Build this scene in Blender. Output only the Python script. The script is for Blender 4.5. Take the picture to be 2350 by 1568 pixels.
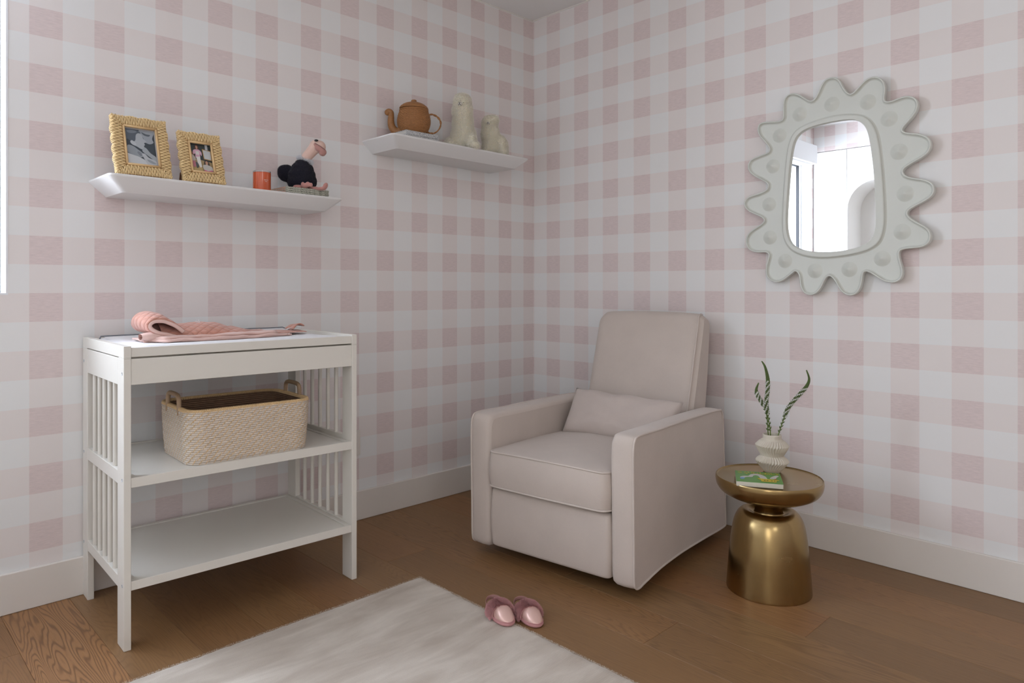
import bpy, bmesh, math, random
from math import pi, sin, cos, radians, sqrt
from mathutils import Vector, Matrix, noise
from mathutils.geometry import delaunay_2d_cdt
random.seed(7)
for o in list(bpy.data.objects): bpy.data.objects.remove(o, do_unlink=True)
scn = bpy.context.scene
COL = scn.collection

# ------------------------------------------------------------------ camera
cam = bpy.data.cameras.new('camera'); camo = bpy.data.objects.new('camera', cam); COL.objects.link(camo)
camo.location = (-3.0223, -2.8515, 1.105)
camo.rotation_euler = (pi/2, 0, -0.7646)
cam.sensor_fit = 'HORIZONTAL'; cam.sensor_width = 36.0
cam.lens = 1608.8/2350*36.0
cam.shift_x = (1175-1142.7)/2350
cam.shift_y = (656.4-784)/2350
cam.clip_start = 0.02; cam.clip_end = 100
scn.camera = camo

# ------------------------------------------------------------------ world, daylight, exposure
SKY = 3.0
w = bpy.data.worlds.new('sky'); scn.world = w; w.use_nodes = True
nt = w.node_tree; nt.nodes.clear()
wo = nt.nodes.new('ShaderNodeOutputWorld'); bg = nt.nodes.new('ShaderNodeBackground')
tc = nt.nodes.new('ShaderNodeTexCoord'); sx = nt.nodes.new('ShaderNodeSeparateXYZ'); rp = nt.nodes.new('ShaderNodeValToRGB')
mr = nt.nodes.new('ShaderNodeMapRange'); mr.inputs['From Min'].default_value = -1; mr.inputs['From Max'].default_value = 1
nt.links.new(tc.outputs['Generated'], sx.inputs[0]); nt.links.new(sx.outputs['Z'], mr.inputs[0]); nt.links.new(mr.outputs[0], rp.inputs[0])
el = rp.color_ramp.elements
el[0].position = 0.0; el[0].color = (0.36, 0.33, 0.29, 1)
el[1].position = 1.0; el[1].color = (0.62, 0.78, 1.0, 1)
e = el.new(0.48); e.color = (0.50, 0.48, 0.44, 1)
e = el.new(0.53); e.color = (0.95, 0.98, 1.0, 1)
nt.links.new(rp.outputs[0], bg.inputs[0]); bg.inputs[1].default_value = SKY
nt.links.new(bg.outputs[0], wo.inputs[0])

def area_light(name, loc, rot, sx_, sy_, power, color, portal=False):
    l = bpy.data.lights.new(name, 'AREA'); l.shape = 'RECTANGLE'; l.size = sx_; l.size_y = sy_
    l.energy = power; l.color = color
    if portal:
        try: l.cycles.is_portal = True
        except Exception: pass
    o = bpy.data.objects.new(name, l); COL.objects.link(o); o.location = loc; o.rotation_euler = rot
    return o
# daylight standing in the two window openings (glazing plane) of the room, then an added high fill
area_light('daylight_window', (-3.32, 0.32, 1.705), (radians(-90), 0, radians(-14)), 1.36, 1.22, 70, (0.80, 0.895, 1.05))
area_light('daylight_window_side', (-4.68, -3.57, 1.35), (radians(90), 0, radians(-90)), 1.0, 1.9, 10.5, (1.0, 0.91, 0.78))
area_light('added_fill_high', (-3.05, -4.36, 1.88), (radians(90), 0, 0), 0.9, 0.8, 7, (1.0, 0.95, 0.88))  # fill lamp added to brighten left wall, corner and ceiling

scn.view_settings.view_transform = 'Standard'; scn.view_settings.look = 'None'
scn.view_settings.exposure = -0.05; scn.view_settings.gamma = 1.0
scn.view_settings.use_curve_mapping = False

# ------------------------------------------------------------------ material helpers
def new_mat(name):
    m = bpy.data.materials.new(name); m.use_nodes = True
    n = m.node_tree.nodes; return m, n, m.node_tree.links, n['Principled BSDF']
def setc(b, c): b.inputs['Base Color'].default_value = (c[0], c[1], c[2], 1)
def math_n(n, l, op, a, b=None, c=None):
    q = n.new('ShaderNodeMath'); q.operation = op
    for i, v in enumerate((a, b, c)):
        if v is None: continue
        if hasattr(v, 'is_linked') or hasattr(v, 'links'): l.new(v, q.inputs[i])
        else: q.inputs[i].default_value = v
    return q.outputs[0]
def mixc(n, l, fac, a, b, mode='MIX'):
    q = n.new('ShaderNodeMix'); q.data_type = 'RGBA'; q.blend_type = mode
    if hasattr(fac, 'links'): l.new(fac, q.inputs[0])
    else: q.inputs[0].default_value = fac
    for i, v in ((6, a), (7, b)):
        if hasattr(v, 'links'): l.new(v, q.inputs[i])
        else: q.inputs[i].default_value = (v[0], v[1], v[2], 1)
    return q.outputs[2]
def noise_n(n, l, vec, scale, detail=4, rough=0.5, dist=0.0):
    q = n.new('ShaderNodeTexNoise'); q.inputs['Scale'].default_value = scale
    q.inputs['Detail'].default_value = detail; q.inputs['Roughness'].default_value = rough
    q.inputs['Distortion'].default_value = dist
    if vec is not None: l.new(vec, q.inputs['Vector'])
    return q.outputs[0]
def mapping(n, l, vec, sc=(1, 1, 1), loc=(0, 0, 0)):
    q = n.new('ShaderNodeMapping'); q.inputs['Scale'].default_value = sc; q.inputs['Location'].default_value = loc
    l.new(vec, q.inputs[0]); return q.outputs[0]
def coords(n, kind='Object'):
    return n.new('ShaderNodeTexCoord').outputs[kind]
def bump(n, l, b, h, strength=0.3, dist=0.002):
    q = n.new('ShaderNodeBump'); q.inputs['Strength'].default_value = strength; q.inputs['Distance'].default_value = dist
    l.new(h, q.inputs['Height']); l.new(q.outputs[0], b.inputs['Normal'])
def simple(name, c, rough=0.5, metal=0.0, nscale=None, nstr=0.2, var=0.0, vscale=8, dist=0.001, sheen=0, spec=None, stretch=(1, 1, 1)):
    m, n, l, b = new_mat(name); setc(b, c)
    b.inputs['Roughness'].default_value = rough; b.inputs['Metallic'].default_value = metal
    if spec is not None: b.inputs['Specular IOR Level'].default_value = spec
    if sheen:
        b.inputs['Sheen Weight'].default_value = sheen; b.inputs['Sheen Roughness'].default_value = 0.5
    v = mapping(n, l, coords(n), stretch)
    if var:
        f = noise_n(n, l, v, vscale, 3)
        dk = [x*(1-var) for x in c]; lt = [min(1, x*(1+var)) for x in c]
        l.new(mixc(n, l, f, dk, lt), b.inputs['Base Color'])
    if nscale: bump(n, l, b, noise_n(n, l, v, nscale, 5), nstr, dist)
    return m

def wallpaper(name, axis, off, ext):
    """pink and white gingham paper; axis = which world axis runs along the wall"""
    m, n, l, b = new_mat(name)
    g = n.new('ShaderNodeNewGeometry'); s = n.new('ShaderNodeSeparateXYZ'); l.new(g.outputs['Position'], s.inputs[0])
    u = math_n(n, l, 'MULTIPLY', s.outputs[axis], -1.0)
    # woven threads: jitter edges a little
    pz = mapping(n, l, g.outputs['Position'], (40, 40, 900))
    px = mapping(n, l, g.outputs['Position'], (900, 900, 30))
    nz = noise_n(n, l, pz, 1.0, 3); nx = noise_n(n, l, px, 1.0, 2)
    uj = math_n(n, l, 'ADD', u, math_n(n, l, 'MULTIPLY', math_n(n, l, 'SUBTRACT', nz, 0.5), 0.0016))
    P = 0.6 + ext
    v = math_n(n, l, 'FLOORED_MODULO', math_n(n, l, 'SUBTRACT', uj, off), P)
    wv = math_n(n, l, 'MAXIMUM', math_n(n, l, 'SUBTRACT', v, ext), 0.0)
    dc = math_n(n, l, 'FLOORED_MODULO', math_n(n, l, 'FLOOR', math_n(n, l, 'DIVIDE', wv, 0.1)), 2.0)
    zj = math_n(n, l, 'ADD', s.outputs[2], math_n(n, l, 'MULTIPLY', math_n(n, l, 'SUBTRACT', nx, 0.5), 0.003))
    r = math_n(n, l, 'FLOOR', math_n(n, l, 'DIVIDE', math_n(n, l, 'SUBTRACT', zj, 1.0802), 0.099))
    dr = math_n(n, l, 'FLOORED_MODULO', r, 2.0)
    tot = math_n(n, l, 'ADD', dc, dr); prod = math_n(n, l, 'MULTIPLY', dc, dr)
    white, mid, dark = (0.85, 0.85, 0.845), (0.84, 0.785, 0.765), (0.785, 0.67, 0.655)
    c1 = mixc(n, l, math_n(n, l, 'MINIMUM', tot, 1.0), white, mid)
    # slubs
    pa = mapping(n, l, g.outputs['Position'], (34, 34, 300)); na = noise_n(n, l, pa, 1.0, 6, 0.7)
    rr = n.new('ShaderNodeMapRange'); rr.inputs['From Min'].default_value = 0.35; rr.inputs['From Max'].default_value = 0.7
    rr.inputs['To Min'].default_value = 0.90; rr.inputs['To Max'].default_value = 1.06; l.new(na, rr.inputs[0])
    dk = mixc(n, l, 1.0, dark, rr.outputs[0], 'MULTIPLY')
    c2 = mixc(n, l, prod, c1, dk)
    l.new(c2, b.inputs['Base Color']); b.inputs['Roughness'].default_value = 0.8
    b.inputs['Specular IOR Level'].default_value = 0.25
    bump(n, l, b, na, 0.06, 0.0006)
    return m

WP_L = wallpaper('gingham_paper_x', 0, 0.28033, 0.00926)
WP_R = wallpaper('gingham_paper_y', 1, 0.21047, 0.00697)
M_CEIL = simple('ceiling_paint', (0.88, 0.87, 0.86), 0.9, nscale=200, nstr=0.03)
M_TRIM = simple('white_trim_paint', (0.81, 0.765, 0.71), 0.42, nscale=60, nstr=0.03)
M_REVEAL = simple('reveal_paint', (0.85, 0.86, 0.88), 0.6)
M_WHITE = simple('white_lacquer', (0.775, 0.745, 0.68), 0.33, nscale=25, nstr=0.02)
M_CABW = simple('cabinet_white', (0.92, 0.905, 0.88), 0.4)
M_SHELF = simple('shelf_white', (0.80, 0.79, 0.78), 0.38, nscale=30, nstr=0.015)
M_BLACK = simple('black_metal', (0.02, 0.02, 0.022), 0.4, 0.6)
M_DARK = simple('dark_void', (0.015, 0.012, 0.011), 0.9)
M_STEEL = simple('screw_steel', (0.45, 0.50, 0.56), 0.3, 1.0)

def oak():
    m, n, l, b = new_mat('oiled_oak')
    oi = n.new('ShaderNodeObjectInfo')
    co = coords(n)
    rnd = oi.outputs['Random']
    vm = n.new('ShaderNodeVectorMath'); vm.operation = 'SCALE'
    vm.inputs[0].default_value = (13.7, 31.1, 5.3); l.new(rnd, vm.inputs['Scale'])
    va = n.new('ShaderNodeVectorMath'); va.operation = 'ADD'; l.new(co, va.inputs[0]); l.new(vm.outputs[0], va.inputs[1])
    base = va.outputs[0]
    # cathedral figure: contour lines of a slow noise, drawn out along the plank
    big = noise_n(n, l, mapping(n, l, base, (6.5, 0.62, 1)), 1.0, 2.5, 0.5, 0.3)
    rings = math_n(n, l, 'SINE', math_n(n, l, 'MULTIPLY', big, 400.0))
    rings = math_n(n, l, 'POWER', math_n(n, l, 'MULTIPLY_ADD', rings, 0.5, 0.5), 3.0)
    fine = noise_n(n, l, mapping(n, l, base, (130, 4, 1)), 1.0, 6, 0.7)
    pores = noise_n(n, l, mapping(n, l, base, (420, 16, 1)), 1.0, 2, 0.6)
    tone = noise_n(n, l, mapping(n, l, base, (4, 1.2, 1)), 1.0, 3)
    knot = noise_n(n, l, mapping(n, l, base, (9, 4, 1)), 1.0, 1)
    oc = n.new('ShaderNodeSeparateColor'); l.new(oi.outputs['Color'], oc.inputs[0])
    A, B = (0.325, 0.160, 0.064), (0.12, 0.052, 0.021)
    amt = n.new('ShaderNodeMapRange'); l.new(math_n(n, l, 'FRACT', math_n(n, l, 'MULTIPLY', rnd, 7.31)), amt.inputs[0])
    amt.inputs['To Min'].default_value = 0.22; amt.inputs['To Max'].default_value = 0.75
    c = mixc(n, l, math_n(n, l, 'MULTIPLY', rings, oc.outputs[0]), A, B)
    c = mixc(n, l, math_n(n, l, 'MULTIPLY', fine, 0.45), c, (0.19, 0.093, 0.037))
    pr = n.new('ShaderNodeMapRange'); l.new(pores, pr.inputs[0]); pr.inputs['From Min'].default_value = 0.6; pr.inputs['From Max'].default_value = 0.72
    c = mixc(n, l, math_n(n, l, 'MULTIPLY', pr.outputs[0], 0.35), c, (0.10, 0.055, 0.03))
    k = n.new('ShaderNodeMapRange'); l.new(rnd, k.inputs[0]); k.inputs['To Min'].default_value = 0.90; k.inputs['To Max'].default_value = 1.16
    t = n.new('ShaderNodeMapRange'); l.new(tone, t.inputs[0]); t.inputs['To Min'].default_value = 0.82; t.inputs['To Max'].default_value = 1.18
    kk = math_n(n, l, 'MULTIPLY', oc.outputs[1], t.outputs[0])
    c = mixc(n, l, 1.0, c, kk, 'MULTIPLY')
    c = mixc(n, l, oc.outputs[2], c, mixc(n, l, 1.0, c, (0.92, 1.04, 1.10), 'MULTIPLY'))
    l.new(c, b.inputs['Base Color'])
    rgh = n.new('ShaderNodeMapRange'); l.new(fine, rgh.inputs[0]); rgh.inputs['To Min'].default_value = 0.36; rgh.inputs['To Max'].default_value = 0.56
    l.new(rgh.outputs[0], b.inputs['Roughness'])
    bump(n, l, b, math_n(n, l, 'ADD', fine, math_n(n, l, 'MULTIPLY', rings, -0.3)), 0.12, 0.0008)
    return m
M_OAK = oak()
M_SUB = simple('subfloor', (0.06, 0.035, 0.02), 0.9)

# ------------------------------------------------------------------ mesh helpers
def obj(name, me, mat=None, parent=None, loc=(0, 0, 0), rot=(0, 0, 0), kind=None):
    o = bpy.data.objects.new(name, me); COL.objects.link(o)
    o.location = loc; o.rotation_euler = rot
    if mat is not None:
        for mm in (mat if isinstance(mat, (list, tuple)) else [mat]): me.materials.append(mm)
    if parent is not None: o.parent = parent
    if kind: o['kind'] = kind
    return o
def tag(o, label, cat, group=None):
    o['label'] = label; o['category'] = cat
    if group: o['group'] = group
    return o
def thing(name, label, cat, loc=(0, 0, 0), rz=0, group=None):
    o = bpy.data.objects.new(name, None); COL.objects.link(o); o.location = loc; o.rotation_euler = (0, 0, rz)
    o.empty_display_size = 0.05
    return tag(o, label, cat, group)
def structure(o): o['kind'] = 'structure'; return o

class MB:
    def __init__(s): s.v = []; s.f = []; s.mi = []
    def add(s, vs, fs, mi=0, M=None):
        b = len(s.v)
        for p in vs: s.v.append(tuple(M @ Vector(p)) if M else tuple(p))
        for f in fs: s.f.append(tuple(b+i for i in f)); s.mi.append(mi)
    def box(s, a, b, mi=0, M=None):
        (x0, y0, z0), (x1, y1, z1) = a, b
        s.add([(x0, y0, z0), (x1, y0, z0), (x1, y1, z0), (x0, y1, z0), (x0, y0, z1), (x1, y0, z1), (x1, y1, z1), (x0, y1, z1)],
              [(0, 3, 2, 1), (4, 5, 6, 7), (0, 1, 5, 4), (1, 2, 6, 5), (2, 3, 7, 6), (3, 0, 4, 7)], mi, M)
    def tube(s, pts, r, seg=8, closed=False, mi=0, flat=(1, 1), cap=True, up=None, M=None):
        P = [Vector(p) for p in pts]; n = len(P)
        rs = r if isinstance(r, (list, tuple)) else [r]*n
        T = []
        for i in range(n):
            a = P[(i-1) % n] if (closed or i > 0) else P[i]
            b = P[(i+1) % n] if (closed or i < n-1) else P[i]
            t = (b-a); T.append(t.normalized() if t.length > 1e-9 else Vector((0, 0, 1)))
        ref = Vector(up) if up else (Vector((0, 0, 1)) if abs(T[0].z) < 0.9 else Vector((1, 0, 0)))
        vs = []; N = None
        for i in range(n):
            if up or N is None:
                N = ref - T[i]*ref.dot(T[i])
                if N.length < 1e-6: N = T[i].orthogonal()
                N.normalize()
            else:
                N = N - T[i]*N.dot(T[i]); N.normalize()
            B = T[i].cross(N)
            for k in range(seg):
                a = 2*pi*k/seg
                vs.append(P[i] + (N*cos(a)*flat[0] + B*sin(a)*flat[1])*rs[i])
        fs = []
        m = n if closed else n-1
        for i in range(m):
            for k in range(seg):
                a = i*seg+k; b = i*seg+(k+1) % seg; c = ((i+1) % n)*seg+(k+1) % seg; d = ((i+1) % n)*seg+k
                fs.append((a, b, c, d))
        if cap and not closed:
            fs.append(tuple(range(seg-1, -1, -1))); fs.append(tuple((n-1)*seg+k for k in range(seg)))
        s.add(vs, fs, mi, M)
    def lathe(s, prof, seg=48, mi=0, M=None, rfun=None):
        vs = []; n = len(prof)
        for j, (r, z) in enumerate(prof):
            for k in range(seg):
                a = 2*pi*k/seg; rr = rfun(r, z, a, j) if rfun else r
                vs.append((rr*cos(a), rr*sin(a), z))
        fs = []
        for j in range(n-1):
            for k in range(seg):
                fs.append((j*seg+k, j*seg+(k+1) % seg, (j+1)*seg+(k+1) % seg, (j+1)*seg+k))
        fs.append(tuple(range(seg-1, -1, -1))); fs.append(tuple((n-1)*seg+k for k in range(seg)))
        s.add(vs, fs, mi, M)
    def prism(s, poly, h0, h1, axis='z', mi=0, M=None):
        n = len(poly)
        def P(a, b, h):
            return {'z': (a, b, h), 'y': (a, h, b), 'x': (h, a, b)}[axis]
        vs = [P(a, b, h0) for a, b in poly]+[P(a, b, h1) for a, b in poly]
        fs = [tuple(range(n-1, -1, -1)), tuple(range(n, 2*n))]+[(i, (i+1) % n, n+(i+1) % n, n+i) for i in range(n)]
        s.add(vs, fs, mi, M)
    def grid(s, fn, nu, nv, closed_u=False, mi=0, M=None):
        vs = [fn(i/(nu if closed_u else nu-1), j/(nv-1)) for j in range(nv) for i in range(nu)]
        fs = []
        for j in range(nv-1):
            for i in range(nu if closed_u else nu-1):
                i2 = (i+1) % nu
                fs.append((j*nu+i, j*nu+i2, (j+1)*nu+i2, (j+1)*nu+i))
        s.add(vs, fs, mi, M)
    def ball(s, c, r, seg=12, rings=8, mi=0, M=None, R=None):
        rx, ry, rz = r if isinstance(r, (list, tuple)) else (r, r, r)
        T = Matrix.Translation(c) @ (R.to_4x4() if R else Matrix())
        if M: T = M @ T
        vs = [(0, 0, -rz)]
        for j in range(1, rings):
            p = -pi/2+pi*j/rings
            for k in range(seg):
                a = 2*pi*k/seg; vs.append((rx*cos(p)*cos(a), ry*cos(p)*sin(a), rz*sin(p)))
        vs.append((0, 0, rz)); fs = []
        for k in range(seg): fs.append((0, 1+(k+1) % seg, 1+k))
        for j in range(rings-2):
            for k in range(seg):
                a = 1+j*seg+k; b = 1+j*seg+(k+1) % seg; fs.append((a, b, b+seg, a+seg))
        t = len(vs)-1
        for k in range(seg): fs.append((t, 1+(rings-2)*seg+k, 1+(rings-2)*seg+(k+1) % seg))
        s.add(vs, fs, mi, T)
    def mesh(s, name='m', smooth=False, angle=None, fix=True):
        me = bpy.data.meshes.new(name); me.from_pydata(s.v, [], s.f); me.polygons.foreach_set('material_index', s.mi)
        if fix:
            bm = bmesh.new(); bm.from_mesh(me); bmesh.ops.recalc_face_normals(bm, faces=bm.faces); bm.to_mesh(me); bm.free()
        if smooth or angle:
            me.polygons.foreach_set('use_smooth', [True]*len(me.polygons))
            if angle: me.set_sharp_from_angle(angle=radians(angle))
        me.update(); return me
def build(name, mb, mat, parent=None, smooth=False, angle=None, bevel=None, seg=2, **k):
    o = obj(name, mb.mesh(name, smooth, angle), mat, parent, **k)
    if bevel:
        b = o.modifiers.new('bevel', 'BEVEL'); b.width = bevel; b.segments = seg; b.limit_method = 'ANGLE'; b.angle_limit = radians(35)
        if not smooth and not angle:
            o.data.polygons.foreach_set('use_smooth', [True]*len(o.data.polygons)); b.harden_normals = True
    return o
def bx(a, b): m = MB(); m.box(a, b); return m
def copy_tree(o, parent=None):
    c = o.copy(); COL.objects.link(c); c.parent = parent
    for ch in list(o.children): copy_tree(ch, c)
    return c
def catmull(P, n=6, closed=True):
    out = []; N = len(P)
    rng = range(N) if closed else range(N-1)
    for i in rng:
        g = (lambda k: P[k % N]) if closed else (lambda k: P[max(0, min(N-1, k))])
        p0, p1, p2, p3 = g(i-1), g(i), g(i+1), g(i+2)
        for k in range(n):
            t = k/n
            out.append(tuple(0.5*((2*b)+(-a+c)*t+(2*a-5*b+4*c-d)*t*t+(-a+3*b-3*c+d)*t**3) for a, b, c, d in zip(p0, p1, p2, p3)))
    if not closed: out.append(tuple(P[-1]))
    return out
def rrect(w, d, r, n=6, cx=0, cy=0):
    out = []
    for (sx_, sy_, a0) in ((1, 1, 0), (-1, 1, 90), (-1, -1, 180), (1, -1, 270)):
        for k in range(n+1):
            a = radians(a0+90*k/n); out.append((cx+sx_*(w/2-r)+r*cos(a), cy+sy_*(d/2-r)+r*sin(a)))
    return out

# ------------------------------------------------------------------ the room
CEIL = 2.674; XB = -4.1; YF = -4.2
WX0, WX1, WZ0, WZ1 = -4.065, -2.578, 1.075, 2.34
# floor: planks 0.20 wide running along y
fl = structure(obj('floor', bx((XB-0.5, YF-0.2, -0.05), (0.02, 0.02, -0.012)).mesh(), M_SUB))
joints = {0: [-1.2, -3.1], 1: [-1.74, -3.4], 2: [-0.9, -2.75], 3: [-1.93, -3.6], 4: [-1.1, -2.4], 5: [-1.60, -3.3], 6: [-0.52, -2.6], 7: [-1.5, -3.2],
          8: [-0.9, -2.7], 9: [-1.3, -3.0], 10: [-0.75, -2.3], 11: [-1.6, -3.0], 12: [-1.15, -2.6], 13: [-0.335, -2.1]}
rs = random.Random(3)
plank_cache = {}
for i in range(21):
    x1 = -0.2*i; x0 = x1-0.2
    ys = [0.0]+joints.get(i, [-rs.uniform(0.5, 1.8), -rs.uniform(2.2, 3.6)])+[YF]
    for a, b in zip(ys[:-1], ys[1:]):
        L = round(a-b, 3)
        if L not in plank_cache:
            g, c = 0.0003, 0.0008
            m = MB()
            X0, X1, Y0, Y1 = g, 0.2-g, -L+g, -g
            v = [(X0, Y0, -0.012), (X1, Y0, -0.012), (X1, Y1, -0.012), (X0, Y1, -0.012),
                 (X0, Y0, -c), (X1, Y0, -c), (X1, Y1, -c), (X0, Y1, -c),
                 (X0+c, Y0+c, 0), (X1-c, Y0+c, 0), (X1-c, Y1-c, 0), (X0+c, Y1-c, 0)]
            f = [(0, 1, 5, 4), (1, 2, 6, 5), (2, 3, 7, 6), (3, 0, 4, 7), (4, 5, 9, 8), (5, 6, 10, 9), (6, 7, 11, 10), (7, 4, 8, 11), (8, 9, 10, 11)]
            m.add(v, f); me = m.mesh('plank'); me.materials.append(M_OAK); plank_cache[L] = me
        p = bpy.data.objects.new('plank', plank_cache[L]); COL.objects.link(p); p.parent = fl; p.location = (x0, a, 0)
        p.color = (rs.uniform(0.12, 0.45), rs.uniform(0.86, 1.06), rs.uniform(0, 1), 1)
        if i == 12 and a == 0: p.color = (0.78, 1.24, 0.1, 1)
        if i == 13: p.color = (0.35, 1.0, 0.2, 1)
structure(obj('ceiling', bx((XB-0.5, YF-0.2, CEIL), (0.2, 0.3, CEIL+0.1)).mesh(), M_CEIL))
# left wall (y = 0) with the window opening
m = MB()
for a, b in (((XB-0.5, 0, -0.05), (WX0, 0.2, CEIL)), ((WX1, 0, -0.05), (0.2, 0.2, CEIL)),
             ((WX0, 0, -0.05), (WX1, 0.2, WZ0)), ((WX0, 0, WZ1), (WX1, 0.2, CEIL))): m.box(a, b)
wl = structure(obj('wall_left', m.mesh(), WP_L))
m = MB(); t = 0.006
m.box((WX1-t, -0.0015, WZ0), (WX1, 0.2, WZ1)); m.box((WX0, -0.0015, WZ0), (WX0+t, 0.2, WZ1))
m.box((WX0+t, -0.0015, WZ1-t), (WX1-t, 0.2, WZ1)); m.box((WX0+t, -0.0015, WZ0), (WX1-t, 0.2, WZ0+t))
obj('window_reveal', m.mesh(), M_REVEAL, wl)
structure(obj('wall_right', bx((0, YF-0.2, -0.05), (0.2, 0, CEIL)).mesh(), WP_R))
DY0, DY1, DZ0, DZ1 = -4.08, -3.06, 0.36, 2.3; XW = XB-0.5
m = MB()
for a, b in (((XW-0.2, YF, -0.05), (XW, DY0, CEIL)), ((XW-0.2, DY1, -0.05), (XW, 0, CEIL)),
             ((XW-0.2, DY0, -0.05), (XW, DY1, DZ0)), ((XW-0.2, DY0, DZ1), (XW, DY1, CEIL))): m.box(a, b)
wb = structure(obj('wall_back', m.mesh(), WP_R))
structure(obj('wall_soffit', bx((XW, -2.9, 2.422), (XB, 0, CEIL)).mesh(), WP_R))
m = MB(); HX0, HX1, HZ0, HZ1 = -3.52, -2.58, 1.46, 2.30  # unseen high opening, added to let the fill lamp in
for a, b in (((XW, YF-0.2, -0.05), (HX0, YF, CEIL)), ((HX1, YF-0.2, -0.05), (0, YF, CEIL)),
             ((HX0, YF-0.2, -0.05), (HX1, YF, HZ0)), ((HX0, YF-0.2, HZ1), (HX1, YF, CEIL))): m.box(a, b)
structure(obj('wall_front', m.mesh(), WP_L))
# windows: frames and sashes in the openings
def window(name, x0, x1, z0, z1, y, dark, turned=None):
    r = bpy.data.objects.new(name, None); COL.objects.link(r); r.location = turned or ((x0+x1)/2, y, z0); structure(r)
    if turned: r.rotation_euler = (0, 0, pi/2)
    w, h = x1-x0, z1-z0; m = MB(); f = 0.035
    m.box((-w/2, -.02, 0), (w/2, .02, f)); m.box((-w/2, -.02, h-f), (w/2, .02, h)); m.box((-w/2, -.02, f), (-w/2+f, .02, h-f)); m.box((w/2-f, -.02, f), (w/2, .02, h-f))
    build('window_frame', m, M_REVEAL, r, bevel=0.003)
    m = MB(); g = 0.012
    m.box((-w/2+f, -.012, f), (w/2-f, .012, f+g)); m.box((-w/2+f, -.012, h-f-g), (w/2-f, .012, h-f)); m.box((-w/2+f, -.012, f+g), (-w/2+f+g, .012, h-f-g)); m.box((w/2-f-g, -.012, f+g), (w/2-f, .012, h-f-g)); m.box((-g/2, -.012, f+g), (g/2, .012, h-f-g))
    build('sash', m, dark, r)
    return r
window('window_1', WX0+t, WX1-t, WZ0+t, WZ1-t, 0.12, M_BLACK)
window('window_2', 0, DY1-DY0, DZ0, DZ1, 0, M_BLACK, (XW-0.05, (DY0+DY1)/2, DZ0))
window('added_fill_window', HX0, HX1, HZ0, HZ1, YF-0.08, M_BLACK)  # frame for the added fill opening in the front wall
# baseboards
def baseboard(name, x0, y0, x1, y1):
    m = MB(); m.box((x0, y0, 0), (x1, y1, 0.1375)); return structure(build(name, m, M_TRIM, bevel=0.0035))
baseboard('baseboard_left', XB, -0.015, -0.0, 0.0)
baseboard('baseboard_right', -0.015, YF, 0, -0.015)
baseboard('baseboard_front', XB, YF, -0.015, YF+0.015)
structure(build('trim_1', bx((-0.004, YF, CEIL-0.007), (0, 0, CEIL)), M_TRIM))
structure(build('trim_2', bx((XB, -0.003, CEIL-0.005), (-0.004, 0, CEIL)), M_TRIM))
# roller blind cassette over the window
bl = thing('window_valance', 'long white boxed window valance reflected in the mirror glass', 'blind', (-3.16, -0.065, 2.27))
build('cassette', bx((-0.72, -0.065, 0), (0.72, 0.065, 0.175)), M_REVEAL, bl, bevel=0.003)
build('blind_roll', bx((-0.66, -0.03, -0.012), (0.66, 0.03, 0.0)), M_REVEAL, bl)
# fitted cupboards along the wall behind the camera
cb = thing('tall_cabinet', 'plain white tall cupboard door beside the window, seen in the mirror', 'cabinet', (XB-0.24, -0.16, 0))
build('body', bx((-0.24, -0.157, 0), (0.22, 0.157, 2.42)), M_CABW, cb)
build('door', bx((0.222, -0.157, 0.02), (0.24, 0.157, 2.417)), M_CABW, cb, bevel=0.002)
cb = thing('niche_cabinet', 'white wall cupboard with an arched recessed niche, seen in the mirror', 'cabinet', (XB-0.24, -1.77, 0))
m = MB(); H = 2.42; ya, yb = 1.446, -0.9; zt = 2.10; rr = 0.26
arch = [(ya, 0.75)]+[(ya-rr+rr*cos(radians(k*10)), zt-rr+rr*sin(radians(k*10))) for k in range(10)]+[(yb+rr+rr*cos(radians(90+k*10)), zt-rr+rr*sin(radians(90+k*10))) for k in range(10)]+[(yb, 0.75)]
out2 = [(1.45, 0.02), (1.45, H-0.003), (-1.12, H-0.003), (-1.12, 0.02)]
pts = [Vector(p) for p in out2+arch]; no = 4; na_ = len(arch)
ed = [(i, (i+1) % no) for i in range(no)]+[(no+i, no+(i+1) % na_) for i in range(na_)]
V, _, F, *_ = delaunay_2d_cdt(pts, ed, [], 0, 1e-6)
def inpoly(p, poly):
    c = False; j = len(poly)-1
    for i in range(len(poly)):
        xi, yi = poly[i]; xj, yj = poly[j]
        if (yi > p[1]) != (yj > p[1]) and p[0] < (xj-xi)*(p[1]-yi)/(yj-yi)+xi: c = not c
        j = i
    return c
F2 = []
for f in F:
    c = sum((V[i] for i in f), Vector((0, 0)))/len(f)
    if inpoly(c, out2) and not inpoly(c, arch): F2.append(f)
m.add([(0.24, v[0], v[1]) for v in V], F2)
m.add([(0.24, a, b) for a, b in arch]+[(-0.11, a, b) for a, b in arch], [(i, (i+1) % na_, na_+(i+1) % na_, na_+i) for i in range(na_)]+[tuple(range(na_, 2*na_))])
obj('front_panel', m.mesh(angle=40, smooth=True), M_CABW, cb)
build('body', bx((-0.24, -1.12, 0), (-0.12, 1.45, H)), M_CABW, cb)

build('side_panel', bx((-0.12, -1.13, 0), (0.24, -1.121, 2.42)), M_CABW, cb)
# wall outlet behind the changing table leg
ol = thing('wall_outlet', 'white wall outlet plate on the gingham wall beside the changing table', 'outlet', (-1.23, -0.003, 0.305))
build('plate', bx((-0.036, -0.003, 0), (0.036, 0.003, 0.118)), M_TRIM, ol, bevel=0.002)
for zz in (0.032, 0.086):
    m = MB(); m.lathe([(0.016, 0), (0.016, 0.0015), (0.014, 0.002)], 20, M=Matrix.Translation((0, -0.003, zz)) @ Matrix.Rotation(pi/2, 4, 'X'))
    build('socket', m, M_WHITE, ol, angle=40)

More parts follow.
